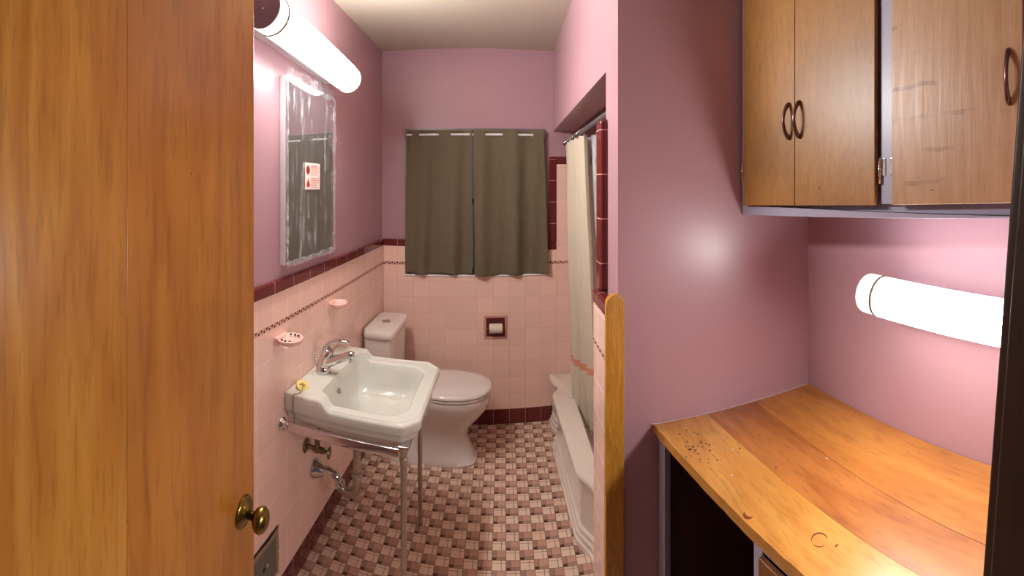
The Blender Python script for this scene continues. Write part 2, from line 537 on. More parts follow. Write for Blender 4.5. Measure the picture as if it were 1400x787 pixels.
# tiled wainscot, left
TX = XL + .014
CAPZ0, CAPZ1 = 1.204, 1.252
w = struct('wall_left_tiles', box(B(), (XL, .09, .10), (TX, yb(XL), 1.0765)), 'tileY')
struct('upper_course', box(B(), (XL, .09, 1.0955), (TX, yb(XL), CAPZ0)), 'tileY2', parent=w)
struct('mosaic_border', box(B(), (XL, .09, 1.0765), (TX + .0005, yb(XL), 1.0955)), 'bordY', parent=w)
struct('trim_1', box(B(), (XL, .09, CAPZ0), (TX + .006, yb(XL), CAPZ1)), 'marY', bevel=.007)
struct('baseboard_left', box(B(), (XL, .09, 0), (TX + .002, yb(XL), .10)), 'marY', bevel=.002)
# tiled wainscot, back (split round the window and taller inside the tub alcove)
TD = -.014
SA = 1.150                                         # s where the tall tiling of the alcove begins
w = struct('wall_back_tiles', holed(B(), fb, .014, LB - .15, TD, 0, .10, 1.0765, WS0, WS1, WZ0, 1.0765), 'tileX')
# toilet paper recess is cut visually by its own frame below
bm = B(); fbox(bm, fb, .014, WS0, TD, 0, 1.0955, CAPZ0); fbox(bm, fb, WS1, LB - .15, TD, 0, 1.0955, CAPZ0)
fbox(bm, fb, SA + .05, LB - .15, TD, 0, CAPZ0, 1.765)
struct('upper_course', bm, 'tileX2', parent=w)
bm = B(); fbox(bm, fb, .014, WS0, TD - .0005, 0, 1.0765, 1.0955); fbox(bm, fb, WS1, LB - .15, TD - .0005, 0, 1.0765, 1.0955)
struct('mosaic_border', bm, 'bordX', parent=w)
struct('trim_2', fbox(B(), fb, .014, WS0 - .002, TD - .006, 0, CAPZ0, CAPZ1), 'marX', bevel=.007)
bm = B(); fbox(bm, fb, WS1, SA + .05, TD - .004, 0, CAPZ0 - .03, CAPZ0 + .022)
struct('trim_3', bm, 'marX', bevel=.005)
struct('trim_4', fbox(B(), fb, SA, SA + .052, TD - .006, 0, CAPZ0 + .022, 1.818), 'marZ', bevel=.008)
struct('trim_5', fbox(B(), fb, SA + .052, LB - .15, TD - .006, 0, 1.766, 1.818), 'marX', bevel=.006)
struct('baseboard_back', fbox(B(), fb, .014, 1.16, TD - .002, 0, 0, .10), 'marX', bevel=.002)
# alcove right wall tiles
w = struct('wall_alcove_tiles', box(B(), (XR - .012, 1.37, .3), (XR, yb(XR) - .02, 1.765)), 'tileY')
struct('trim_6', box(B(), (XR - .018, 1.37, 1.766), (XR, yb(XR) - .02, 1.818)), 'marY', bevel=.006)
# stub wall tiles, cap and the tall maroon edge of the tub opening
SX = .303
w = struct('wall_partition_tiles', box(B(), (SX, 1.212, .0), (.337, 1.40, 1.0765)), 'tileY', bevel=.003)
struct('upper_course', box(B(), (SX, 1.212, 1.0955), (.337, 1.40, 1.215)), 'tileY2', parent=w)
struct('mosaic_border', box(B(), (SX - .0005, 1.212, 1.0765), (.337, 1.40, 1.0955)), 'bordY', parent=w)
struct('trim_7', box(B(), (SX - .004, 1.212, 1.215), (.338, 1.405, 1.262)), 'marY', bevel=.01)
struct('trim_8', box(B(), (.311, 1.335, 1.262), (.352, 1.405, 1.835)), 'marZ', bevel=.014)
struct('wall_alcove_near_tiles', box(B(), (.337, 1.36, .25), (XR, 1.375, 1.80)), 'tileX')
# wooden board closing the end of the wainscot
bm = B(); K = 14
prof = [(.292, 0), (.350, 0), (.352, 1.24)] + [(.324 + .028 * math.cos(a), 1.262 + .028 * math.sin(a)) for a in [PI * i / K for i in range(K + 1)]] + [(.296, 1.24)]
loft(bm, [[(x, 1.190, z) for x, z in prof], [(x, 1.2115, z) for x, z in prof]])
struct('trim_9', bm, 'trimwood', bevel=.003)
# white caulk line round the counter
struct('trim_10', prism(B(), [(.44, 1.196), (1.024, 1.150), (1.026, 1.154), (.44, 1.2005)], .882, .885), 'caulk')

# ------------------------------------------------------------------ window
win = bpy.data.objects.new('window_1', None); COL.objects.link(win); win.location = fb((WS0 + WS1) / 2, 0, WZ0); win['kind'] = 'structure'
bm = B(); t = .028
for a, b_, c, d in ((WS0, WS1, WZ0, WZ0 + t), (WS0, WS1, WZ1 - t, WZ1), (WS0, WS0 + t, WZ0 + t, WZ1 - t), (WS1 - t, WS1, WZ0 + t, WZ1 - t)):
    fbox(bm, fb, a, b_, .05, .085, c, d)
mid = (WZ0 + WZ1) / 2; fbox(bm, fb, WS0 + t, WS1 - t, .05, .085, mid - .018, mid + .018)
ms = (WS0 + WS1) / 2; fbox(bm, fb, ms - .012, ms + .012, .052, .083, WZ0 + t, WZ1 - t)
obj('window_frame', bm, 'framegrey', win, bevel=.003)
obj('window_pane', fbox(B(), fb, WS0 + t, WS1 - t, .064, .069, WZ0 + t, WZ1 - t), 'glass', win)
bm = B()
t2 = .008
fbox(bm, fb, WS0 - .004, WS0 + t2, -.019, .05, WZ0, WZ1); fbox(bm, fb, WS1 - t2, WS1 + .004, -.008, .05, WZ0, WZ1)
fbox(bm, fb, WS0 - .004, WS1 + .004, -.010, .05, WZ1 - t2, WZ1 + .006)
obj('window_lining', bm, 'framegrey', win)
obj('window_sill', fbox(B(), fb, WS0 - .01, WS1 + .01, -.022, .05, WZ0 - .010, WZ0 + .002), 'white', win, bevel=.003)

# ------------------------------------------------------------------ entry door, knob
fd, LD = wallframe((-.452, -.02), (-.502, .732))
door = tag(bpy.data.objects.new('door_1', None), 'open orange oak flush door filling the left side of the view', 'door', kind='structure')
COL.objects.link(door); door.location = fd(LD, 0, 0)
# two veneer leaves on the slab, the seam where the photo has it
SS = .395
bm = B(); fbox(bm, fd, 0, SS, 0, .036, .01, 2.05); obj('veneer_panel', bm, 'door', door)
bm = B(); fbox(bm, fd, SS + .0004, LD, -.0002, .036, .01, 2.05); obj('veneer_panel', bm, 'door2', door, bevel=.002)
kz = .948
ks = LD - .044
kn = obj('door_knob', lathe(B(), fd(ks, 0, kz), Vector(fd(0, -1, 0)) - Vector(fd(0, 0, 0)),
         [(0, .009), (.024, .0085), (.028, .012), (.031, .018), (.038, .0235), (.045, .024), (.051, .020), (.055, .012), (.0565, .001)]), 'brass', door, smooth=True)
obj('rosette', lathe(B(), fd(ks, 0, kz), Vector(fd(0, -1, 0)) - Vector(fd(0, 0, 0)),
    [(0, .031), (.003, .031), (.006, .028), (.008, .018), (.012, .014), (.014, .010)]), 'brass', kn, smooth=True)
# scratches in the veneer
for (s, z, ln, an) in ((SS - .075, .93, .02, .7), (SS + .15, 1.63, .006, 2.2), (SS - .0, 1.12, .006, 1.5)):
    bm = B()
    p = Vector(fd(s, -.0003, z)); d = (Vector(fd(math.cos(an), 0, math.sin(an))) - Vector(fd(0, 0, 0))) * ln
    tube(bm, [p, p + d * .5, p + d], [.0003, .0009, .0003], 6)
    obj('scratch', bm, 'scar', door)

# dark casing at the right edge of the view (leans, as it does in the photo)
bm = B(); box(bm, (.0, -.05, -.02), (.10, .04, 2.14)); box(bm, (.012, .04, -.02), (.10, .052, 2.14))
o = struct('trim_11', bm, 'dark', bevel=.003)
o.location = (.368, .098, 0); o.rotation_euler = (0, math.radians(0), 0)
CASING = o
tag(o, 'dark stained wooden doorway casing at right edge of view', 'door casing')


# ------------------------------------------------------------------ tube lights
def arc_tube(bm, x, z, ya, yb_, prof, a0, a1, n=48):
    """open shell round the y axis: prof = (y, radius) pairs, angles measured from +x towards +z"""
    return loft(bm, [[(x + r * math.cos(a0 + (a1 - a0) * i / n), y, z + r * math.sin(a0 + (a1 - a0) * i / n)) for i in range(n + 1)] for y, r in prof], False, False, closed=False)


def tube_light(c, ylo, yhi, side, lampmat, label, R, lean):
    """c=(x,z) of the axis, runs along y; side=-1 wall to the left, +1 to the right"""
    x, z = c
    root = empty('tube_wall_light', (x, (ylo + yhi) / 2, z), label, 'wall light', 'white tube wall lights')
    # the lit half faces the room; the opaque white rear shell is added to keep glare off the wall
    mid_a = 0 if side < 0 else PI
    h = math.radians(132)
    def shell(name, ya, yb_, rs, mat, lit, par):
        prof = [(ya + (yb_ - ya) * t, r) for t, r in rs]
        a0, a1 = (mid_a - h, mid_a + h) if lit else (mid_a + h, mid_a + 2 * PI - h)
        return obj(name, arc_tube(B(), x, z, ya, yb_, prof, a0, a1), mat, par, smooth=True, auto=.6)
    shell('diffuser', ylo + .06, yhi - .06, [(0, R), (1, R)], lampmat, True, root)
    shell('rear_glare_shell', ylo + .004, yhi - .004, [(0, R * .99), (1, R * .99)], 'white', False, root)
    for e, s in ((ylo, 1), (yhi, -1)):
        shell('end_sleeve', e, e + s * .052, [(0, R * .86), (.03, R * .93), (.09, R * .985), (.2, R), (1, R)], 'lampE' if side < 0 else 'lampE2', True, root)
        rg = lathe(B(), (x, e + s * .052, z), (0, s, 0), [(0, R - .001), (.0005, R + .0022), (.0085, R + .0022), (.009, R - .001)], 48)
        obj('trim_ring', rg, 'ring', root, smooth=True, auto=.6)
        cp = lathe(B(), (x, e - s * .0035, z), (0, s, 0), [(0, R * .90), (.0025, R * .97), (.005, R * .98)], 48)
        c_ = obj('end_cap', cp, 'mauvecap', root, smooth=True, auto=.6)
        sc = lathe(B(), (x, e - s * .006, z), (0, s, 0), [(0, .002), (.001, .0045), (.003, .0045)], 16)
        obj('screw', sc, 'chrome', c_, smooth=True)
    wx_ = XL if side < 0 else WRX((ylo + yhi) / 2) + .006
    px0, px1 = sorted((wx_, x + side * R * .7))
    bm = box(B(), (px0, ylo + .04, z - .024), (px1, yhi - .04, z + .024))
    obj('back_plate', bm, 'white', root, bevel=.004)
    root.rotation_euler.x = lean
    return root


def WRX(y): return .985 + (1.03 - .985) * (y + .06) / (1.155 + .06)     # right wall surface


tube_light((-.731, 2.150), 1.118, 1.867, -1, 'lampV', 'lit white tube light on the pink wall above the wrapped mirror', .064, math.atan(-.0747))
tube_light((.914, 1.295), .195, .7725, 1, 'lampC', 'lit white tube light low on the right wall above the wooden counter', .0545, math.atan(.0416))

# ------------------------------------------------------------------ mirror cabinet in plastic wrap
MY0, MY1, MZ0, MZ1, MX = 1.405, 1.861, 1.302, 2.045, -.812
mc = empty('mirror_cabinet', (XL, (MY0 + MY1) / 2, MZ0), 'tall frameless mirror cabinet still in clear plastic wrap on the left pink wall', 'mirror')
obj('body', box(B(), (XL, MY0, MZ0), (MX - .004, MY1, MZ1)), 'white', mc, bevel=.002)
mr = obj('mirror', box(B(), (MX - .004, MY0 + .001, MZ0 + .001), (MX, MY1 - .001, MZ1 - .001)), 'mirror', mc)
# wrap: thin wavy sheet just off the glass
def sheet(y0, y1, z0, z1, ny, nz, xf):
    bm = B(); G = [[bm.verts.new((xf(y0 + (y1 - y0) * i / ny, z0 + (z1 - z0) * j / nz), y0 + (y1 - y0) * i / ny, z0 + (z1 - z0) * j / nz)) for i in range(ny + 1)] for j in range(nz + 1)]
    for j in range(nz):
        for i in range(ny): bm.faces.new((G[j][i], G[j][i + 1], G[j + 1][i + 1], G[j + 1][i]))
    return bm
obj('plastic_wrap', sheet(MY0, MY1, MZ0, MZ1, 40, 60, lambda y, z: MX + .002 + .0012 * noise.noise(Vector((y * 30, z * 7, 0)))), 'film', mc, smooth=True)
def crumple(y, z): return .006 * noise.noise(Vector((y * 60, z * 60, 4))) + .004 * noise.noise(Vector((y * 140, z * 140, 1)))
bm = B()
rnd = random.Random(3)
for (ya, za, yb_, zb, wd) in ((MY0, MZ1, MY1, MZ1, .06), (MY1, MZ0, MY1, MZ1, .035), (MY0, MZ0, MY1, MZ0, .03), (MY0 + .006, MZ0, MY0 + .006, MZ1, .014)):
    n = 70; nw = 5
    horiz = abs(yb_ - ya) > abs(zb - za)
    G = []
    for i in range(n + 1):
        t_ = i / n; y = ya + (yb_ - ya) * t_; z = za + (zb - za) * t_
        row = []
        for k in range(nw + 1):
            q = (k / nw - .62) * wd * (1 + .5 * noise.noise(Vector((t_ * 9, wd * 50, 2))))
            yy, zz = (y, z + (q if z < 1.6 else -q)) if horiz else (y + (-q if y > 1.6 else q), z)
            if horiz and z < 1.6: zz = z - q * .8
            row.append(bm.verts.new((MX + .0045 + crumple(yy, zz) * .7, yy + .003 * noise.noise(Vector((zz * 40, yy * 9, 0))), zz + .004 * noise.noise(Vector((yy * 40, 3, 0))))))
        G.append(row)
    for i in range(n):
        for k in range(nw): bm.faces.new((G[i][k], G[i][k + 1], G[i + 1][k + 1], G[i + 1][k]))
obj('wrap_edge', bm, 'filmedge', mc, smooth=True)
# warning card
cx = MX + .0042; cy0, cy1, cz0, cz1 = 1.555, 1.700, 1.598, 1.712
card = tag(obj('warning_card', box(B(), (cx, cy0, cz0), (cx + .0006, cy1, cz1)), 'card', origin=(cx, (cy0 + cy1) / 2, cz0)),
           'small white warning card with red print stuck on the wrapped mirror', 'sign')
# red octagon, red figure and rows of red print
bm = B(); x = cx + .0008
oc = [(cy0 + .028 + .0175 * math.cos(a), cz0 + .083 + .020 * math.sin(a)) for a in [PI / 8 + PI / 4 * i for i in range(8)]]
loft(bm, [[(x, y, z) for y, z in oc], [(x + .0003, y, z) for y, z in oc]])
obj('stop_octagon', bm, 'red', card); bm = B()
fig = [(.012, .012), (.046, .012), (.040, .03), (.033, .036), (.031, .044), (.026, .044), (.024, .036), (.017, .03)]
loft(bm, [[(x, cy0 + y, cz0 + z) for y, z in fig], [(x + .0003, cy0 + y, cz0 + z) for y, z in fig]])
obj('warning_figure', bm, 'red', card)
bm = B(); rr = random.Random(5)
for i in range(13):
    z = cz1 - .012 - i * .0078
    if i == 6: continue
    y = cy0 + .056; end = cy1 - .008 - rr.random() * .03
    while y < end:
        l_ = .004 + rr.random() * .008; hh = .0016 if i not in (0, 1, 7, 8) else .0026
        box(bm, (x, y, z - hh), (x + .0002, min(y + l_, end), z + hh)); y += l_ + .0025
tag(obj('print_lines', bm, 'redpale', card), kind='stuff')
def text_mesh(txt, size):
    cu = bpy.data.curves.new('t', 'FONT'); cu.body = txt; cu.size = size; cu.align_x = 'CENTER'; cu.align_y = 'CENTER'; cu.extrude = .0001
    o = bpy.data.objects.new('t', cu); COL.objects.link(o)
    dg = bpy.context.evaluated_depsgraph_get(); me = bpy.data.meshes.new_from_object(o.evaluated_get(dg))
    bpy.data.objects.remove(o); bm = B(); bm.from_mesh(me); bpy.data.meshes.remove(me); return bm
bm = text_mesh('STOP', .0125)
# text lies in xy: map x->y (reads right from the room, +x side: left is smaller y), y->z
for v in bm.verts: v.co = Vector((x + .0007, cy0 + .028 + v.co.x, cz0 + .083 + v.co.y * 1.3))
obj('stop_lettering', bm, 'card', card)

# ------------------------------------------------------------------ soap dishes
def soap_dish(y, z, a, b, holes, label, name):
    """a half length along wall, b reach from wall"""
    root = empty(name, (TX, y, z), label, 'soap dish')
    bm = B(); n = 40
    def ring(sa, sb, z_, inset=0):
        out = []
        for i in range(n):
            t = 2 * PI * i / n; cy_, cx_ = math.cos(t), math.sin(t)
            out.append((TX + b * .5 + cx_ * b * .5 * sb + (0 if cx_ > 0 else 0), y + cy_ * a * sa, z_))
        return out
    loft(bm, [ring(.45, .5, z - .026), ring(.8, .85, z - .016), ring(.97, .98, z - .006), ring(1, 1, z), ring(.97, .97, z + .004), ring(.86, .84, z + .003),
              ring(.80, .76, z - .005), ring(.5, .5, z - .008)])
    obj('dish', bm, 'soapd', root, smooth=True)
    bm = box(B(), (TX, y - a * .72, z - .028), (TX + .016, y + a * .72, z + .006)); obj('wall_mount', bm, 'soapd', root, bevel=.005)
    if holes:
        for (dy, dx) in ((-.62, .42), (-.68, .08), (-.62, -.26), (.62, .42), (.68, .08), (.62, -.26)):
            obj('toothbrush_hole', lathe(B(), (TX + b * .5 - dx * b * .5 + .004, y + dy * a, z - .001), (0, 0, 1), [(0, .0042), (.0052, .0042)], 14), 'black', root)
    return root
soap_dish(1.375, 1.036, .056, .098, True, 'pink ceramic toothbrush holder with round holes on the tiles left of the tap', 'toothbrush_holder')
soap_dish(1.865, 1.048, .052, .085, False, 'plain pink ceramic soap dish on the tiles below the mirror, nearer the toilet', 'soap_dish')

# ------------------------------------------------------------------ sink
SX0, SX1, SY0, SY1 = TX + .001, -.298, 1.410, 1.962
RZ, LZ = .772, .806
sink = empty('console_sink', ((SX0 + SX1) / 2, (SY0 + SY1) / 2, 0), 'white porcelain console sink on chrome legs against the tiled wall', 'sink')
def resample(poly, n):
    P = [Vector((p[0], p[1], 0)) for p in poly]; L = [(P[(i + 1) % len(P)] - P[i]).length for i in range(len(P))]; T = sum(L); out = []
    for k in range(n):
        d = T * k / n; i = 0
        while d > L[i]: d -= L[i]; i += 1
        p = P[i] + (P[(i + 1) % len(P)] - P[i]) * (d / L[i]); out.append((p.x, p.y))
    return out
def roundpoly(poly, r, k=6):
    out = []; n = len(poly)
    for i in range(n):
        a, b, c = Vector(poly[i - 1]), Vector(poly[i]), Vector(poly[(i + 1) % n])
        rr_ = min(r, (a - b).length * .45, (c - b).length * .45)
        p, q = b + (a - b).normalized() * rr_, b + (c - b).normalized() * rr_
        for j in range(k + 1):
            t = j / k; v = p * (1 - t) ** 2 + b * 2 * t * (1 - t) + q * t * t; out.append((v.x, v.y))
    return out
CC = .055
outer = [(SX0, SY0), (SX1 - CC, SY0), (SX1, SY0 + CC), (SX1, SY1 - CC), (SX1 - CC, SY1), (SX0, SY1)]
inner = [(-.690, SY0 + .075), (-.655, SY0 + .06), (SX1 - .11, SY0 + .06), (SX1 - .062, SY0 + .105), (SX1 - .062, SY1 - .105), (SX1 - .11, SY1 - .06), (-.655, SY1 - .06), (-.690, SY1 - .075)]
NR = 240
def angle_sample(poly, c, n, a0=0):
    """points of the polygon hit by rays from c, evenly in angle: keeps loops aligned"""
    out = []
    for k in range(n):
        a = 2 * PI * k / n; d = Vector((math.cos(a), math.sin(a))); best = None
        for i in range(len(poly)):
            p, q = Vector(poly[i]) - Vector(c), Vector(poly[(i + 1) % len(poly)]) - Vector(c); e = q - p
            det = d.x * (-e.y) + d.y * e.x
            if abs(det) < 1e-12: continue
            t = (p.x * (-e.y) + p.y * e.x) / det; u = (d.x * p.y - d.y * p.x) / det
            if t > 0 and -1e-6 <= u <= 1 + 1e-6 and (best is None or t < best): best = t
        out.append((c[0] + d.x * best, c[1] + d.y * best))
    return out
cc = (-.52, 1.686)
O = angle_sample(roundpoly(outer, .012), cc, NR); I = angle_sample(roundpoly(inner, .03), cc, NR)
def sstep(a, b, x): t = max(0, min(1, (x - a) / (b - a))); return t * t * (3 - 2 * t)
def topz(x): return RZ + (LZ - RZ) * (1 - sstep(-.675, -.635, x))
def offset(loop, c, d):
    out = []
    n = len(loop)
    for i in range(n):
        t = Vector(loop[(i + 1) % n]) - Vector(loop[i - 1]); nrm = Vector((t.y, -t.x)).normalized()
        out.append((min(max(loop[i][0] - nrm.x * d, SX0 + .0003), 9), loop[i][1] - nrm.y * d))
    return out
rings = []
def ringz(loop, fz): return [(x, y, fz(x, y) if callable(fz) else fz) for x, y in loop]
# underside to rim
cb = (-.55, 1.686)
def sc_loop(loop, s, c=cb): return [(c[0] + (x - c[0]) * s, c[1] + (y - c[1]) * s) for x, y in loop]
Oin = offset(O, cc, .018); Oin2 = offset(O, cc, .030)
rings.append(ringz(sc_loop(I, .25), .612))
rings.append(ringz(sc_loop(I, .86), .625))
rings.append(ringz(sc_loop(Oin2, .97), .690))
rings.append(ringz(Oin2, .700))
rings.append(ringz(Oin, .704))
rings.append(ringz(offset(O, cc, .014), .712))
rings.append(ringz(offset(O, cc, .012), .727))
rings.append(ringz(offset(O, cc, .004), .735))
rings.append(ringz(offset(O, cc, .0005), lambda x, y: .742))
rings.append(ringz(O, lambda x, y: topz(x) - .008))
rings.append(ringz(offset(O, cc, .0022), lambda x, y: topz(x) - .002))
rings.append(ringz(offset(O, cc, .006), lambda x, y: topz(x)))
for k in range(1, 14):
    t = k / 14; lp = [L2(o, i, t) for o, i in zip(offset(O, cc, .006), I)]
    rings.append(ringz(lp, lambda x, y: topz(x) + (.004 * math.exp(-((t - .08) / .1) ** 2) if x > -.66 else 0)))
rings.append(ringz(I, lambda x, y: min(topz(x), RZ + .004) - .004))
dz = [(.985, .012), (.965, .03), (.945, .060), (.91, .095), (.84, .122), (.70, .135), (.48, .142), (.28, .146), (.10, .149)]
dc = (-.60, 1.67)
for s, d in dz: rings.append([(dc[0] + (x - dc[0]) * s, dc[1] + (y - dc[1]) * s, RZ - d) for x, y in I])
bm = loft(B(), rings)
basin = obj('basin', bm, 'porc', sink, smooth=True, auto=.9)
# overflow slot and drain
ov = lathe(B(), (-.683, 1.63, RZ - .028), (1, 0, .3), [(0, .011), (.004, .011), (.006, .008)], 20)
obj('overflow_hole', ov, 'oldchrome', sink, smooth=True)
obj('drain', lathe(B(), (-.60, 1.67, RZ - .1495), (0, 0, 1), [(0, .022), (.003, .022), (.004, .017), (.002, .012)], 24), 'chrome', sink, smooth=True)
# towel bars: flat chrome bars on the sides and front, with wall brackets
for yy, s in ((SY0 - .022, -1), (SY1 + .022, 1)):
    bm = B(); zb_ = .694
    loft(bm, [[(x_, yy + a, zb_ + z_) for a, z_ in ((-.007, -.016), (.004, -.018), (.007, -.013), (.007, .013), (.004, .018), (-.007, .016), (-.010, 0))] for x_ in (TX + .02, -.36)])
    tb = obj('towel_bar', bm, 'chrome', sink, bevel=.002)
    bk = lathe(B(), (TX, yy, zb_), (1, 0, 0), [(0, .024), (.006, .025), (.014, .020), (.018, .014), (.030, .016), (.036, .014)], 8)
    obj('bracket', bk, 'chrome', tb, bevel=.001)
bm = B(); fx = -.338
box(bm, (fx - .006, SY0 + .02, .690), (fx + .006, SY1 - .02, .706)); obj('towel_bar', bm, 'chrome', sink, bevel=.002)
for yy in (SY0 + .015, SY1 - .015):
    lx = -.352 if yy < 1.6 else -.40
    prof = [(.0, .006), (.004, .0125), (.018, .0135), (.022, .009), (.03, .0095), (.20, .0105), (.60, .0115), (.615, .0135), (.622, .0115), (.63, .0125), (.655, .016), (.66, .0125), (.672, .014), (.690, .0175), (.700, .0175)]
    lg = obj('leg', lathe(B(), (lx, yy, 0), (0, 0, 1), prof, 14), 'oldchrome', sink, smooth=True, auto=.7)
    bm = box(B(), (lx - .018, yy - .018, .690), (lx + .022, yy + .018, .704)); obj('corner_bracket', bm, 'chrome', lg, bevel=.004)
# faucet
fc = Vector((-.762, 1.640, LZ))
def fa(L): return [fc + Vector(p) for p in L]
bm = B(); lathe(bm, fc, (0, 0, 1), [(0, .033), (.004, .034), (.016, .033), (.030, .029), (.034, .026)], 28)
fau = obj('faucet', bm, 'chrome', sink, smooth=True, auto=.7)
bm = B(); tube(bm, fa(((0, 0, .02), (.006, 0, .05), (.018, 0, .078), (.032, 0, .100))), [.029, .027, .025, .020], 24, 5)
obj('faucet_body', bm, 'chrome', fau, smooth=True)
bm = B(); tube(bm, fa(((.0, 0, .040), (.045, 0, .058), (.090, 0, .078), (.124, 0, .094), (.140, 0, .094))), [.024, .021, .018, .016, .012], 20, 5)
tube(bm, fa(((.128, 0, .094), (.131, 0, .066))), .0115, 16)
obj('spout', bm, 'chrome', fau, smooth=True)
bm = B(); tube(bm, fa(((.006, 0, .085), (.014, 0, .112), (.036, 0, .134), (.075, 0, .146), (.110, 0, .146), (.122, 0, .140))), [.022, .021, .016, .0135, .012, .004], 18, 6, flat=.6)
obj('lever_handle', bm, 'chrome', fau, smooth=True)
bm = B(); tube(bm, fa(((-.026, -.012, .02), (-.034, -.022, .075))), [.0025, .0025], 10)
lathe(bm, fc + Vector((-.035, -.023, .074)), (0, 0, 1), [(0, .003), (.003, .0075), (.010, .0075), (.013, .003)], 14)
obj('drain_lift_rod', bm, 'chrome', fau, smooth=True)
# yellow disc with chain on the ledge
dc0 = Vector((-.775, 1.475, LZ))
st = empty('sink_stopper', dc0, 'small pale yellow disc with a dark string lying on the back ledge of the sink', 'sink stopper')
bm = B(); lathe(bm, dc0 + Vector((-.006, 0, .001)), (.55, -.35, 1), [(0, .024), (.003, .027), (.010, .027), (.014, .024), (.015, .012)], 26)
dsk = obj('disc', bm, 'yellow', st, smooth=True, auto=.7)
bm = B()
def pts(L): return [Vector(p) for p in L]
dq = dc0 + Vector((.004, -.006, .0165))
tube(bm, [dq + Vector(p) for p in ((-.012, -.008, .001), (-.004, .008, .002), (.0, -.008, .001), (.006, .006, -.002), (.010, -.006, -.003))], .0009, 6, 5)
tube(bm, [dq + Vector((.004, -.004, 0)), dc0 + Vector((.010, -.034, .004)), dc0 + Vector((.004, -.055, .0015)), (-.782, SY0 + .004, LZ + .001), (-.783, SY0 - .0018, LZ - .012), (-.783, SY0 - .0018, .745), (-.783, SY0 + .010, .712), (-.783, SY0 - .004, .66)], .0013, 6, 6)
obj('string', bm, 'brasspipe', st, smooth=True)
# waste pipe
trap = empty('drain_trap', (-.62, 1.67, .30), 'chrome drain trap curving from under the sink to the wall', 'pipe')
TY = 1.675; TB = .205
bm = B(); lathe(bm, (TX, TY, .352), (1, 0, 0), [(0, .042), (.004, .043), (.02, .036), (.045, .025), (.05, .022)], 30)
obj('wall_flange', bm, 'chrome', trap, smooth=True, auto=.7)
bm = B(); tube(bm, [(TX + .03, TY, .354), (TX + .08, TY, .356), (TX + .108, TY, .345), (TX + .125, TY, .318)], .0185, 22, 6)
lathe(bm, (TX + .121, TY, .324), (.45, 0, -.9), [(0, .020), (.001, .025), (.014, .025), (.015, .020)], 22)
obj('waste_arm', bm, 'chrome', trap, smooth=True, auto=.7)
bm = B(); tube(bm, [(TX + .123, TY, .322), (TX + .136, TY, .300), (TX + .160, TY, .288), (TX + .190, TY, .296), (TX + TB, TY, .325), (TX + TB + .001, TY, .37)], .019, 22, 6)
obj('trap_bend', bm, 'oldchrome', trap, smooth=True)
bm = B(); tube(bm, [(TX + TB + .001, TY, .36), (TX + TB + .001, TY, .50)], .017, 22)
for z_ in (.37, .49): lathe(bm, (TX + TB + .001, TY, z_), (0, 0, 1), [(0, .018), (.002, .023), (.02, .023), (.024, .018)], 22)
obj('tailpiece', bm, 'oldchrome', trap, smooth=True, auto=.7)
bm = B(); lathe(bm, (TX + TB + .001, TY, .512), (0, 0, 1), [(0, .024), (.03, .026), (.096, .030)], 20)
obj('tail_gasket', bm, 'rubber', trap, smooth=True, auto=.7)
# shut-off valve
vy, vz = 1.60, .495
val = empty('shutoff_valve', (TX, vy, vz), 'tarnished water shutoff valve with oval handle on the tiles beneath the sink', 'valve')
obj('wall_flange', lathe(B(), (TX, vy, vz), (1, 0, 0), [(0, .031), (.003, .031), (.008, .024), (.011, .010)], 26), 'brasspipe', val, smooth=True, auto=.7)
bm = B(); tube(bm, [(TX, vy, vz), (TX + .05, vy, vz - .003)], .009, 14); lathe(bm, (TX + .04, vy, vz - .003), (1, 0, 0), [(0, .012), (.004, .016), (.02, .016), (.024, .013), (.045, .013), (.05, .007), (.07, .006)], 18)
tube(bm, [(TX + .055, vy, vz), (TX + .055, vy, vz + .045)], .011, 14); tube(bm, [(TX + .055, vy, vz + .04), (TX + .058, vy + .01, vz + .10), (TX + .05, vy + .03, .66)], .006, 12, 5)
obj('valve_body', bm, 'brasspipe', val, smooth=True, auto=.7)
obj('valve_handle', lathe(B(), (TX + .105, vy, vz - .005), (1, .1, 0), [(0, .008), (.001, .021), (.004, .024), (.009, .021), (.010, .008)], 22), 'brasspipe', val, smooth=True, auto=.7)
# second valve further back
val2 = empty('shutoff_valve', (TX, 1.79, vz), 'far water shutoff valve mostly hidden by the drain trap beneath the sink', 'valve')
obj('wall_flange', lathe(B(), (TX, 1.79, vz + .06), (1, 0, 0), [(0, .029), (.003, .029), (.008, .022), (.011, .010)], 26), 'brasspipe', val2, smooth=True, auto=.7)
bm = B(); tube(bm, [(TX, 1.79, vz + .06), (TX + .05, 1.79, vz + .06)], .009, 14); tube(bm, [(TX + .045, 1.79, vz + .06), (TX + .05, 1.78, .66)], .008, 12)
obj('valve_body', bm, 'brasspipe', val2, smooth=True, auto=.7)

# ------------------------------------------------------------------ toilet (faces right)
TYc = 2.475
toi = empty('toilet', (-.42, TYc, 0), 'white toilet with closed lid and round flush button beside the back wall', 'toilet')
def sup(cx_, cy_, a1, a2, b, z_, n=64, e=2.4):
    """closed ring; a1 reach towards +x, a2 towards -x, b half width; e = squareness"""
    out = []
    for i in range(n):
        t = 2 * PI * i / n; c_, s_ = math.cos(t), math.sin(t)
        a = a1 if c_ > 0 else a2
        out.append((cx_ + math.copysign(abs(c_) ** (2 / e), c_) * a, cy_ + math.copysign(abs(s_) ** (2 / e), s_) * b, z_))
    return out
tank = loft(B(), [sup(-.725, TYc, .078, .078, .165, .36, e=6), sup(-.725, TYc, .085, .085, .178, .40, e=6), sup(-.725, TYc, .089, .088, .188, .60, e=7), sup(-.725, TYc, .090, .089, .192, .730, e=7)])
obj('tank', tank, 'porc_t', toi, smooth=True, auto=.8)
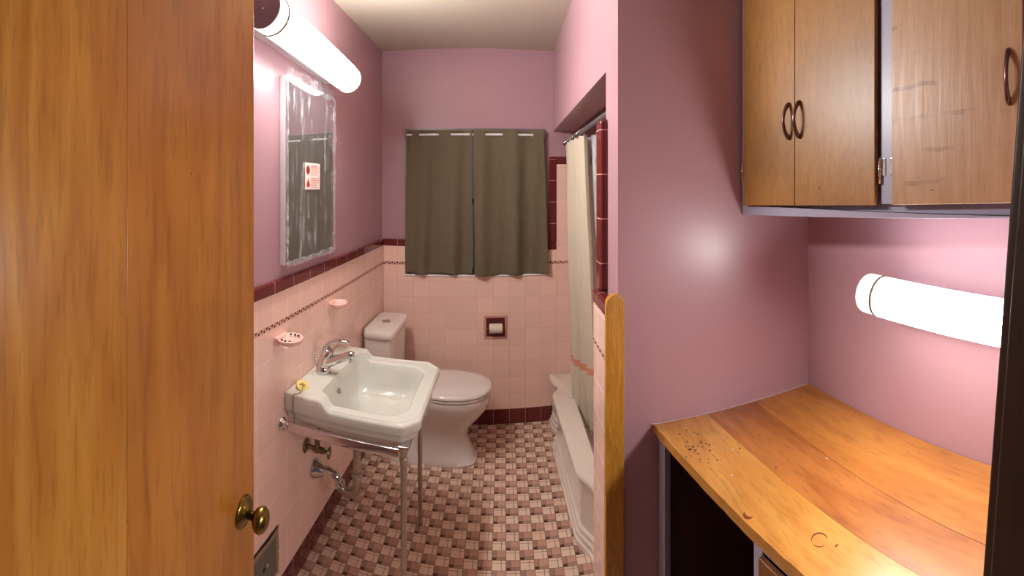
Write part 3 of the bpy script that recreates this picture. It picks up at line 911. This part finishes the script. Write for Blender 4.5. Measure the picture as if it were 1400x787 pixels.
lid = loft(B(), [sup(-.722, TYc, .093, .092, .197, .731, e=6), sup(-.722, TYc, .100, .094, .203, .738, e=6), sup(-.722, TYc, .101, .094, .204, .764, e=6), sup(-.722, TYc, .095, .090, .198, .774, e=6), sup(-.722, TYc, .07, .07, .17, .778, e=5)])
tl = obj('tank_lid', lid, 'porc_t', toi, smooth=True, auto=.8)
obj('flush_button', lathe(B(), (-.722, TYc, .777), (0, 0, 1), [(0, .026), (.003, .027), (.005, .024), (.0055, .018), (.004, .017), (.006, .015)], 28), 'oldchrome', tl, smooth=True, auto=.7)
bx = -.33
bowl = loft(B(), [sup(bx - .04, TYc, .205, .20, .112, .0, e=3), sup(bx - .04, TYc, .208, .20, .116, .012, e=3), sup(bx - .045, TYc, .196, .20, .106, .03, e=2.8),
                  sup(bx - .06, TYc, .185, .24, .100, .09, e=2.6), sup(bx - .07, TYc, .175, .24, .098, .15, e=2.5), sup(bx - .06, TYc, .185, .25, .108, .20, e=2.4),
                  sup(bx - .03, TYc, .215, .27, .138, .26, e=2.3), sup(bx, TYc, .232, .30, .168, .32, e=2.2), sup(bx, TYc, .246, .31, .182, .36, e=2.2),
                  sup(bx, TYc, .250, .31, .186, .385, e=2.2), sup(bx, TYc, .247, .31, .184, .398, e=2.2), sup(bx, TYc, .225, .30, .165, .400, e=2.2)])
obj('bowl', bowl, 'porc_t', toi, smooth=True, auto=.9)
seat = loft(B(), [sup(bx, TYc, .248, .245, .184, .402, e=2.15), sup(bx, TYc, .253, .25, .188, .405, e=2.15), sup(bx, TYc, .253, .25, .188, .414, e=2.15), sup(bx, TYc, .249, .247, .184, .417, e=2.15)])
obj('seat', seat, 'porc_t', toi, smooth=True, auto=.9)
lid = loft(B(), [sup(bx, TYc, .250, .25, .186, .4195, e=2.15), sup(bx, TYc, .255, .253, .190, .4225, e=2.15), sup(bx, TYc, .255, .253, .190, .432, e=2.15), sup(bx, TYc, .245, .25, .182, .440, e=2.15), sup(bx, TYc, .20, .21, .14, .446, e=2.1), sup(bx, TYc, .1, .1, .07, .448, e=2)])
obj('seat_lid', lid, 'porc_t', toi, smooth=True, auto=.9)
for dy in (-.07, .07):
    obj('hinge', lathe(B(), (-.592, TYc + dy - .02, .425), (0, 1, 0), [(0, .010), (.002, .012), (.038, .012), (.04, .010)], 16), 'porc_t', toi, smooth=True, auto=.7)
# trapway bulge and foot plate at the rear, plus bolt cap
foot = loft(B(), [sup(-.56, TYc, .13, .12, .118, 0, e=5), sup(-.56, TYc, .13, .12, .118, .02, e=5), sup(-.56, TYc, .11, .11, .095, .05, e=4), sup(-.57, TYc, .10, .11, .09, .35, e=4), sup(-.6, TYc, .12, .13, .12, .39, e=4)])
obj('trapway_foot', foot, 'porc_t', toi, smooth=True, auto=.8)
obj('bolt_cap', lathe(B(), (-.47, TYc - .128, .0), (0, 0, 1), [(0, .017), (.01, .017), (.02, .010), (.022, .002)], 18), 'porc_t', toi, smooth=True)
bm = B(); tube(bm, [(TX, 2.2, .16), (-.78, 2.2, .16), (-.74, 2.22, .19), (-.73, 2.28, .36)], .006, 12, 6)
obj('supply_hose', bm, 'white', toi, smooth=True)

# ------------------------------------------------------------------ toilet paper recess
ps = XL + 0
sc_, zc = .790, .658
sc_ = (-.06 - XL)
hold = empty('paper_holder', fb(sc_, TD, zc), 'recessed maroon ceramic toilet paper niche in the back tiles', 'paper holder')
bm = B(); q, d0, d1 = .080, -.0185, -.0138
hs = .063
holed(bm, fb, sc_ - q, sc_ + q, d0, d1, zc - q, zc + q, sc_ - hs, sc_ + hs, zc - hs, zc + hs)
obj('niche_frame', bm, 'soapd2' if 'soapd2' in M else 'soapd', hold, bevel=.003)
bm = B(); fbox(bm, fb, sc_ - hs, sc_ + hs, -.0150, -.0142, zc - hs, zc + hs)
obj('niche_back', bm, simple('maroon_glaze', (96, 36, 34), .15), hold)
for s_ in (-1, 1):
    bm = B(); lathe(bm, fb(sc_ + s_ * .050, -.030, zc - .004), Vector(fb(s_, 0, 0)) - Vector(fb(0, 0, 0)), [(0, .006), (.008, .006)], 14)
    obj('roller_end', bm, 'brass', hold, smooth=True, auto=.7)
pr = tag(obj('toilet_paper', lathe(B(), fb(sc_ - .044, -.040, zc + .0), Vector(fb(1, 0, 0)) - Vector(fb(0, 0, 0)), [(0, .014), (.0005, .029), (.002, .031), (.086, .031), (.0875, .029), (.088, .014)], 40), 'paper', origin=fb(sc_, -.04, zc - .031), smooth=True, auto=.7),
         'white toilet paper roll held in the maroon wall niche', 'toilet paper')

# ------------------------------------------------------------------ access panel low on the left wall
ap = empty('access_panel', (TX, 1.24, .14), 'grey metal access plate in a broken tile opening low by the door', 'access panel')
bm = B(); rr = random.Random(9)
y0_, y1_, z0_, z1_ = 1.10, 1.372, .135, .318
loop = []
for (a, b_) in (((y0_, z0_), (y1_, z0_)), ((y1_, z0_), (y1_, z1_)), ((y1_, z1_), (y0_, z1_)), ((y0_, z1_), (y0_, z0_))):
    for k in range(14): p = L2(a, b_, k / 14); loop.append((p[0] + rr.uniform(-.003, .003), p[1] + rr.uniform(-.003, .003)))
cen = ((y0_ + y1_) / 2, (z0_ + z1_) / 2)
inn = [L2(p, cen, .10) for p in loop]
loft(bm, [[(TX + .0002, y, z) for y, z in loop], [(TX + .0018, *L2(p, cen, .015)) for p in loop], [(TX + .0012, y, z) for y, z in inn]])
obj('broken_tile_edge', bm, 'plaster', ap)
bm = B(); box(bm, (TX + .0015, y0_ + .02, z0_ + .018), (TX + .004, y1_ - .022, z1_ - .030)); pl = obj('plate', bm, 'grey', ap, bevel=.001)
bm = B(); gp = [(y0_ + .01, z1_ - .010), (y0_ + .06, z1_ - .016), (y0_ + .12, z1_ - .008), (y0_ + .20, z1_ - .014), (y1_ - .012, z1_ - .006), (y1_ - .012, z1_ + .002), (y0_ + .1, z1_ + .001), (y0_ + .01, z1_ + .003)]
loft(bm, [[(TX + .0016, y, z) for y, z in gp], [(TX + .0024, y, z) for y, z in gp]]); obj('open_gap', bm, 'black', ap)
obj('screw', lathe(B(), (TX + .004, 1.285, .225), (1, 0, 0), [(0, .007), (.003, .006), (.004, .002)], 14), 'chrome', pl, smooth=True)
bm = B(); lathe(bm, (TX + .003, 1.262, .225), (1, 0, 0), [(0, .008), (.0022, .008)], 14); obj('hole', bm, 'black', pl)

# ------------------------------------------------------------------ bathtub
tub = empty('bathtub', (.7, 2.1, 0), 'white enamelled bathtub with stepped apron in the tiled alcove', 'bathtub')
ow = yb(.3) - .016
T = [(.303, ow), (.303, 2.775), (.318, 2.715), (.338, 2.675), (.332, 2.63), (.296, 2.575), (.292, 2.54), (.316, 1.875), (.322, 1.848), (.366, 1.765), (.372, 1.74), (.372, 1.378), (XR - .013, 1.378), (XR - .013, ow)]
TZ = .328
tc_ = (.70, 2.15)
TO = resample(roundpoly(T, .02, 5), 400)
n0 = len(TO)
def toff(d, zz):
    out = []
    for i in range(n0):
        t = Vector(TO[(i + 1) % n0]) - Vector(TO[i - 1]); nr = Vector((t.y, -t.x))
        if nr.length < 1e-9: nr = Vector((1, 0))
        nr.normalize()
        p = Vector(TO[i]) ; q = p - nr * d if not FLIP else p + nr * d
        q.x = max(.27, min(XR - .013, q.x)); q.y = max(1.378, min(ow, q.y))
        out.append((q.x, q.y, zz))
    return out
area = sum(TO[i][0] * TO[(i + 1) % n0][1] - TO[(i + 1) % n0][0] * TO[i][1] for i in range(n0))
FLIP = area < 0
INb = [(.42, 2.74), (.42, 1.52), (1.02, 1.52), (1.02, 2.74)]
def nearest_map(loop, zz, s=1.0):
    """inner loop aligned to the outer one by arc position from the matching corner"""
    R = roundpoly(loop, .12, 10)
    c = (.72, 2.13)
    out = []
    for (x_, y_) in TO:
        d = Vector((x_ - c[0], y_ - c[1])); best = None
        for i in range(len(R)):
            p, q = Vector(R[i]) - Vector(c), Vector(R[(i + 1) % len(R)]) - Vector(c); e = q - p
            det = d.x * (-e.y) + d.y * e.x
            if abs(det) < 1e-12: continue
            t = (p.x * (-e.y) + p.y * e.x) / det; u = (d.x * p.y - d.y * p.x) / det
            if t > 0 and -1e-6 <= u <= 1 + 1e-6 and (best is None or t < best): best = t
        out.append((c[0] + d.x * best * s, c[1] + d.y * best * s, zz))
    return out
rg = [toff(0, 0), toff(0, .020), toff(.009, .024), toff(.009, .044), toff(.018, .048), toff(.018, .068), toff(.030, .074), toff(.030, .24), toff(.014, .285), toff(.004, .300), toff(.0, .308), toff(0, .318), toff(.004, .325), toff(.010, TZ)]
rg += [nearest_map(INb, TZ + .002, 1.0), nearest_map(INb, TZ - .006, .975), nearest_map(INb, .22, .93), nearest_map(INb, .09, .84), nearest_map(INb, .06, .7), nearest_map(INb, .055, .2)]
obj('tub_body', loft(B(), rg, cap0=True, cap1=True), 'tub', tub, smooth=True, auto=.6)

# ------------------------------------------------------------------ shower rod, curtain, liner, rings
rx, rz = .42, 1.912
rod = empty('shower_rod', (rx, 2.1, rz), 'grey metal shower rod across the tub opening', 'curtain rod')
obj('rod', tube(B(), [(rx, 1.376, rz), (rx, yb(rx) - .015, rz)], .0115, 18), 'framegrey', rod, smooth=True, auto=.7)
for e, s in ((1.376, 1), (yb(rx) - .0145, -1)): obj('flange', lathe(B(), (rx, e, rz), (0, s, 0), [(0, .019), (.006, .019), (.010, .015), (.014, .0125)], 24), 'framegrey', rod, smooth=True, auto=.7)


def curtain(name, xc, y0c, y1c, zt, zb_, amp, waves, mat, label, cat, topn=None, drift=0.0, slack=0.0, nu=220, nv=70, seed=1, par=None):
    bm = B(); G = []
    for j in range(nv + 1):
        v = j / nv; z = zt + (zb_ - zt) * v; row = []
        for i in range(nu + 1):
            u = i / nu
            wv = u * waves * 2 * PI + 1.3 * math.sin(u * 5 + seed) + .35 * v * math.sin(u * 11 + seed)
            a = amp * (.75 + .35 * v) * (1 + .35 * math.sin(u * 7.3 + seed * 2))
            y = y0c + (y1c - y0c) * u + drift * v * (u - .0) + a * .35 * math.cos(wv * 1.0 + .8)
            x = xc + a * math.sin(wv) + slack * v ** 1.5 + .006 * noise.noise(Vector((u * 9, v * 4, seed)))
            row.append(bm.verts.new((x, y, z)))
        G.append(row)
    for j in range(nv):
        for i in range(nu): bm.faces.new((G[j][i], G[j][i + 1], G[j + 1][i + 1], G[j + 1][i]))
    o = obj(name, bm, mat, origin=(xc, (y0c + y1c) / 2, zt), smooth=True)
    s = o.modifiers.new('s', 'SOLIDIFY'); s.thickness = .0012; s.offset = 0
    return tag(o, label, cat) if label else o


def drape(name, top, bot, zt, zb_, amp, waves, mat, label, cat, seed=1, nu=240, nv=80):
    """cloth hanging from the line top=(x0,y0,x1,y1) down to the line bot"""
    bm = B(); G = []
    for j in range(nv + 1):
        v = j / nv; z = zt + (zb_ - zt) * v; row = []; w_ = v ** 1.2
        for i in range(nu + 1):
            u = i / nu
            xa, ya_ = top[0] + (top[2] - top[0]) * u, top[1] + (top[3] - top[1]) * u
            xb_, yb2 = bot[0] + (bot[2] - bot[0]) * u, bot[1] + (bot[3] - bot[1]) * u
            cx_, cy_ = xa + (xb_ - xa) * w_, ya_ + (yb2 - ya_) * w_
            wv = u * waves * 2 * PI + .9 * math.sin(u * 6 + seed) + .5 * v * math.sin(u * 9 + seed)
            a = amp * (.55 + .5 * v) * (1 + .45 * math.sin(u * 8.3 + seed * 2))
            cx_ += a * math.sin(wv) + .006 * noise.noise(Vector((u * 9, v * 4, seed))); cy_ += a * .45 * math.cos(wv + .8)
            row.append(bm.verts.new((cx_, cy_, z)))
        G.append(row)
    for j in range(nv):
        for i in range(nu): bm.faces.new((G[j][i], G[j][i + 1], G[j + 1][i + 1], G[j + 1][i]))
    o = obj(name, bm, mat, origin=((top[0] + top[2]) / 2, (top[1] + top[3]) / 2, zt), smooth=True)
    s_ = o.modifiers.new('s', 'SOLIDIFY'); s_.thickness = .0012; s_.offset = 0
    return tag(o, label, cat)


sc1 = drape('shower_curtain', (rx - .004, 2.80, rx + .004, 2.19), (.43, 2.56, .515, 2.28), rz - .022, .21, .040, 5.4, 'cream', 'cream cloth shower curtain with a peach stripe bunched at the far end', 'shower curtain', seed=2)
ln1 = drape('shower_liner', (rx + .06, 2.50, rx + .055, 2.07), (.60, 2.45, .56, 2.12), rz - .022, .22, .014, 4, 'liner', 'clear plastic shower liner hanging behind the cream curtain', 'shower liner', seed=5)
proto_ring = None
for k in range(9):
    y = 2.21 + k * .072 + .006 * math.sin(k * 2.1)
    if proto_ring is None:
        bm = B(); R_ = .021
        loop = [(rx + R_ * math.cos(a), y, rz - .008 + R_ * math.sin(a)) for a in [2 * PI * i / 28 for i in range(29)]]
        tube(bm, loop, .0016, 8)
        proto_ring = obj('curtain_ring', bm, 'chrome', origin=(rx, y, rz - .008), smooth=True); r_ = proto_ring
    else:
        r_ = proto_ring.copy(); COL.objects.link(r_); r_.location = (rx, y, rz - .008)
    tag(r_, 'thin chrome ring holding the shower curtain on its rod', 'curtain ring', 'curtain rings on the shower rod')

# ------------------------------------------------------------------ window curtains and their white rod
crz = 1.962
crod = empty('curtain_rod', fb(ms, -.018, crz), 'thin white curtain rod threaded through the olive window curtains', 'curtain rod')
obj('rod', tube(B(), [fb(WS0 + .008, -.02, crz), fb(WS1 - .008, -.02, crz)], .0085, 16), 'white', crod, smooth=True, auto=.7)
for s_ in (WS0 + .002, WS1 - .002):
    obj('socket', fbox(B(), fb, s_ - .006, s_ + .006, -.032, -.004, crz - .015, crz + .015), 'framegrey', crod, bevel=.002)


def win_curtain(s0, s1, slots, zt, zb_, label, seed, flare0=0, flare1=0):
    bm = B(); nu, nv = 150, 110; G = []
    for j in range(nv + 1):
        v = j / nv; z = zt + (zb_ - zt) * v; row = []
        for i in range(nu + 1):
            u = i / nu; s = s0 + (s1 - s0) * u + flare0 * v * (1 - u) + flare1 * v * u
            fold = .012 * math.sin(u * 2 * PI * 2.3 + seed + .5 * math.sin(v * 2)) + .005 * math.sin(u * 2 * PI * 4.1 + seed * 3 + 1.6 * v) + .006 * noise.noise(Vector((u * 6, v * 3.5, seed))) + .0025 * noise.noise(Vector((u * 16, v * 9, seed)))
            d = -.033 + fold * (.5 + 1.0 * v) - .004 * math.sin(v * 9 + u * 3) * v
            zz = z
            for (a, b_) in slots:
                k = sstep(a - .004, a + .002, s) * (1 - sstep(b_ - .002, b_ + .004, s))
                kz_ = 1 - sstep(.008, .013, abs(z - crz))
                d += k * kz_ * (.030 - (d + .033))
            # hems
            if v > .965: d -= .0015
            row.append(bm.verts.new(fb(s, d, zz + (.004 * math.sin(u * 12 + seed) * v if v > .5 else 0))))
        G.append(row)
    for j in range(nv):
        for i in range(nu): bm.faces.new((G[j][i], G[j][i + 1], G[j + 1][i + 1], G[j + 1][i]))
    o = obj('window_curtain', bm, 'olive', origin=fb((s0 + s1) / 2, -.03, zt), smooth=True)
    m_ = o.modifiers.new('s', 'SOLIDIFY'); m_.thickness = .0014; m_.offset = 0
    return tag(o, label, 'curtain', 'olive curtains on the bathroom window')


win_curtain(WS0 + .006, WS0 + .453, [(WS0 - .01, WS0 + .045), (WS0 + .095, WS0 + .205), (WS0 + .31, WS0 + .39)], WZ1 - .008, WZ0 + .010, 'left of the two olive brown window curtains, hanging straight', 1.0)
win_curtain(WS0 + .458, WS1 - .010, [(WS0 + .54, WS0 + .655), (WS0 + .76, WS0 + .865)], WZ1 - .008, WZ0 + .000, 'right of the two olive brown window curtains, flaring past the window edge', 2.6, flare0=.012, flare1=.03)

# ------------------------------------------------------------------ wooden counter
CZ = .882; CT = .026
def fxl(y): return .458 + .105 * (1.2 - y)          # front edge
def wy(x): return 1.2018 + (x - .44) * (1.155 - 1.2018) / (1.03 - .44)   # partition wall surface
ctr = empty('countertop', (.75, .65, CZ - CT), 'worn golden pine plank countertop with ring stains in the closet corner', 'countertop')
ya = .12
def plank(xa0, xa1, xb0, xb1, wob, mat, seed):
    """from the partition (xa) to the near end (xb)"""
    n = 60; L_, R_ = [], []
    for i in range(n + 1):
        t = i / n
        xl = xa0 + (xb0 - xa0) * t; xr = xa1 + (xb1 - xa1) * t
        y_ = (wy(xl) - .002) * (1 - t) + ya * t; y2 = (wy(xr) - .002) * (1 - t) + ya * t
        if wob: xl += .0022 * noise.noise(Vector((t * 38, seed, 0))) + .0014 * noise.noise(Vector((t * 110, seed, 3)))
        L_.append((xl, y_)); R_.append((xr, y2))
    bm = B(); prism(bm, L_ + R_[::-1], CZ - CT, CZ)
    bmesh.ops.triangulate(bm, faces=[f for f in bm.faces if len(f.verts) > 4])
    return obj('plank', bm, mat, ctr)
fx0, fx1 = .446, .566
plank(fx0, .625, fx1, .668, True, 'pine1', 1)
plank(.6258, .798, .6688, .768, False, 'pine2', 2)
plank(.7992, WRX(1.15) - .003, .7692, WRX(.12) - .002, False, 'pine3', 3)
# stains and marks on the surface: crescent, ring, specks
def arc(cx_, cy_, r, a0, a1, w, par):
    """flat burn crescent, widest in its middle"""
    bm = B(); n = 16
    def at(k, q): a = a0 + (a1 - a0) * k / n; return (cx_ + (r + q) * math.cos(a), cy_ + (r + q) * math.sin(a), CZ + .0005)
    prev = None
    for k in range(n + 1):
        h_ = w * (.12 + math.sin(PI * k / n)) * .5
        cur = (bm.verts.new(at(k, -h_)), bm.verts.new(at(k, h_)))
        if prev: bm.faces.new((prev[0], cur[0], cur[1], prev[1]))
        prev = cur
    return obj('burn_mark', bm, 'scar', par, origin=(cx_, cy_, CZ))
arc(.512, .772, .010, 1.9, 5.2, .0075, ctr)
arc(.589, .626, .0165, -.7, 2.7, .0038, ctr); arc(.589, .626, .0165, 3.0, 4.7, .0022, ctr); arc(.604, .588, .004, 0, 3, .004, ctr)
bm = B(); rr = random.Random(11)
for _ in range(46):
    x_ = rr.gauss(.525, .022); y_ = rr.gauss(1.03, .035); r_ = rr.uniform(.0012, .0042)
    bm.faces.new([bm.verts.new((x_ + r_ * math.cos(a) * rr.uniform(.6, 1.6), y_ + r_ * math.sin(a) * rr.uniform(.6, 1.2), CZ + .0004)) for a in [PI / 4 * i for i in range(8)]])
tag(obj('ink_speckle', bm, 'darkstain', ctr, origin=(.52, 1.0, CZ)), kind='stuff')
for x_, y_, r_ in ((.50, 1.12, .003), (.655, .86, .0025), (.70, 1.0, .0018), (.62, .98, .0028)):
    obj('nail_plug', lathe(B(), (x_, y_, CZ - .0005), (0, 0, 1), [(0, r_), (.0012, r_)], 10), 'scar', ctr, origin=(x_, y_, CZ))
for x_, y_, r_ in ((.60, .985, .003), (.545, .90, .003), (.78, .80, .003)):
    obj('paint_drop', lathe(B(), (x_, y_, CZ - .0005), (0, 0, 1), [(0, r_), (.0010, r_)], 10), 'caulk', ctr, origin=(x_, y_, CZ))

# ------------------------------------------------------------------ base cabinet under the counter
fl, LL = wallframe((.461, 1.192), (.461 + .11 * 1.07, .122))
base = empty('base_cabinet', (.75, .65, 0), 'pale lilac framed cabinet with an open dark bay beneath the wooden counter', 'cabinet')
bz = CZ - CT - .001
bm = B()
fbox(bm, fl, 0.0, .040, 0, .02, 0, bz); fbox(bm, fl, .445, .474, 0, .02, 0, bz); fbox(bm, fl, .80, LL, 0, .02, 0, bz)
fbox(bm, fl, .474, .80, 0, .02, 0, .06); fbox(bm, fl, .474, .80, 0, .02, bz - .02, bz)
obj('face_frame', bm, 'lilac', base, bevel=.0015)
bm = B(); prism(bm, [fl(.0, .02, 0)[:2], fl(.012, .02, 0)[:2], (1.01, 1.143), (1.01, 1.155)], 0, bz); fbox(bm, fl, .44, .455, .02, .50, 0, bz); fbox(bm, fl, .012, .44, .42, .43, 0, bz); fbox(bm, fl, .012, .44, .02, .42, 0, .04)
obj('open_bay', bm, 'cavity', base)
d_ = obj('door', fbox(B(), fl, .4755, .797, -.014, -.0005, .065, bz - .022), 'lowdoor', base, bevel=.003)
bm = B(); hp = [fl(.765, -.016, .62), fl(.765, -.036, .635), fl(.765, -.040, .665), fl(.765, -.036, .695), fl(.765, -.016, .71)]
tube(bm, hp, [.006, .004, .005, .004, .006], 10, 5); obj('handle', bm, 'handle', d_, smooth=True)

# ------------------------------------------------------------------ upper cabinet
fu, LU = wallframe((.752, 1.172), (.752 + .0722 * 1.05, .122))
uc = empty('upper_cabinet', (.88, .65, 1.54), 'wall cabinet with worn birch doors in a pale lilac frame above the closet light', 'cabinet')
def zb0(s): return 1.537 + .014 * s
ZT = 2.48
def ubox(bm, s0, s1, d0, d1, z0, z1):
    """z0 given above the slightly sloping bottom"""
    return hexa(bm, [fu(s0, d0, z0 + .033 * s0), fu(s1, d0, z0 + .033 * s1), fu(s1, d1, z0 + .033 * s1), fu(s0, d1, z0 + .033 * s0), fu(s0, d0, z1), fu(s1, d0, z1), fu(s1, d1, z1), fu(s0, d1, z1)])
bm = B()
ubox(bm, 0, LU, 0, .018, 1.516, 1.549); ubox(bm, 0, .022, 0, .018, 1.549, ZT); ubox(bm, .549, .588, 0, .018, 1.549, ZT); ubox(bm, 0.022, LU, 0, .018, 2.44, ZT); ubox(bm, .902, .93, 0, .018, 1.549, ZT)
obj('face_frame', bm, 'lilac', uc, bevel=.0015)
def backd(s): return (WRX(1.172 - s) - fu(s, 0, 0)[0]) - .004
bm = B()
hexa(bm, [fu(0.004, .018, 1.5175), fu(LU, .018, 1.5515), fu(LU, backd(LU), 1.5515), fu(.024, backd(0), 1.5175), fu(0.004, .018, ZT), fu(LU, .018, ZT), fu(LU, backd(LU), ZT), fu(.024, backd(0), ZT)])
obj('carcass', bm, 'lilac', uc)
def udoor(s0, s1, mat, hs, hz, scale=1.0):
    d = obj('door', ubox(B(), s0, s1, -.016, -.0006, 1.548, 2.44), mat, uc, bevel=.0015)
    bm = B(); L_ = .052 * scale
    P = [fu(hs, -.016, hz - L_), fu(hs, -.024, hz - L_ * .86), fu(hs, -.036, hz - L_ * .45), fu(hs, -.040, hz), fu(hs, -.036, hz + L_ * .45), fu(hs, -.024, hz + L_ * .86), fu(hs, -.016, hz + L_)]
    tube(bm, P, [.003, .0062, .0048, .0045, .0048, .0062, .003], 14, 5)
    obj('handle', bm, 'handle', d, smooth=True)
    return d
def uhinge(d, s, z, sg):
    bm = B(); ubox(bm, s - .009, s + .009, -.0022, -.0002, z - .03, z + .03)
    h = obj('hinge', bm, 'chrome', d, bevel=.001)
    bm = B(); tube(bm, [fu(s - sg * .006, -.006, z - .031), fu(s - sg * .006, -.006, z + .031)], .004, 12)
    obj('hinge_barrel', bm, 'chrome', h, smooth=True)
d1 = udoor(.024, .2655, 'birch1', .245, 1.797); d2 = udoor(.2675, .541, 'birch1b' if 'birch1b' in M else 'birch1', .288, 1.797)
d3 = udoor(.590, .900, 'birch2', .872, 1.835, 1.1)
uhinge(d1, .014, 1.655, 1); uhinge(d2, .5545, 1.648, 1); uhinge(d3, .584, 1.648, -1)
for (s, z, ln, an) in ((.10 + .26, 1.60, .012, 1.2), (.69, 1.60, .01, .4)):
    bm = B(); p = Vector(fu(s, -.0163, z)); q_ = Vector(fu(s + ln * math.cos(an), -.0163, z + ln * math.sin(an))); tube(bm, [p, (p + q_) / 2, q_], [.0003, .0009, .0003], 6)
    obj('scratch', bm, 'scar', d2 if s < .5 else d3)

# casing leans back a little like in the photo
CASING.rotation_euler = (math.radians(4.5), 0, 0)
CASING.location = (.368, .098 + .118, 0)
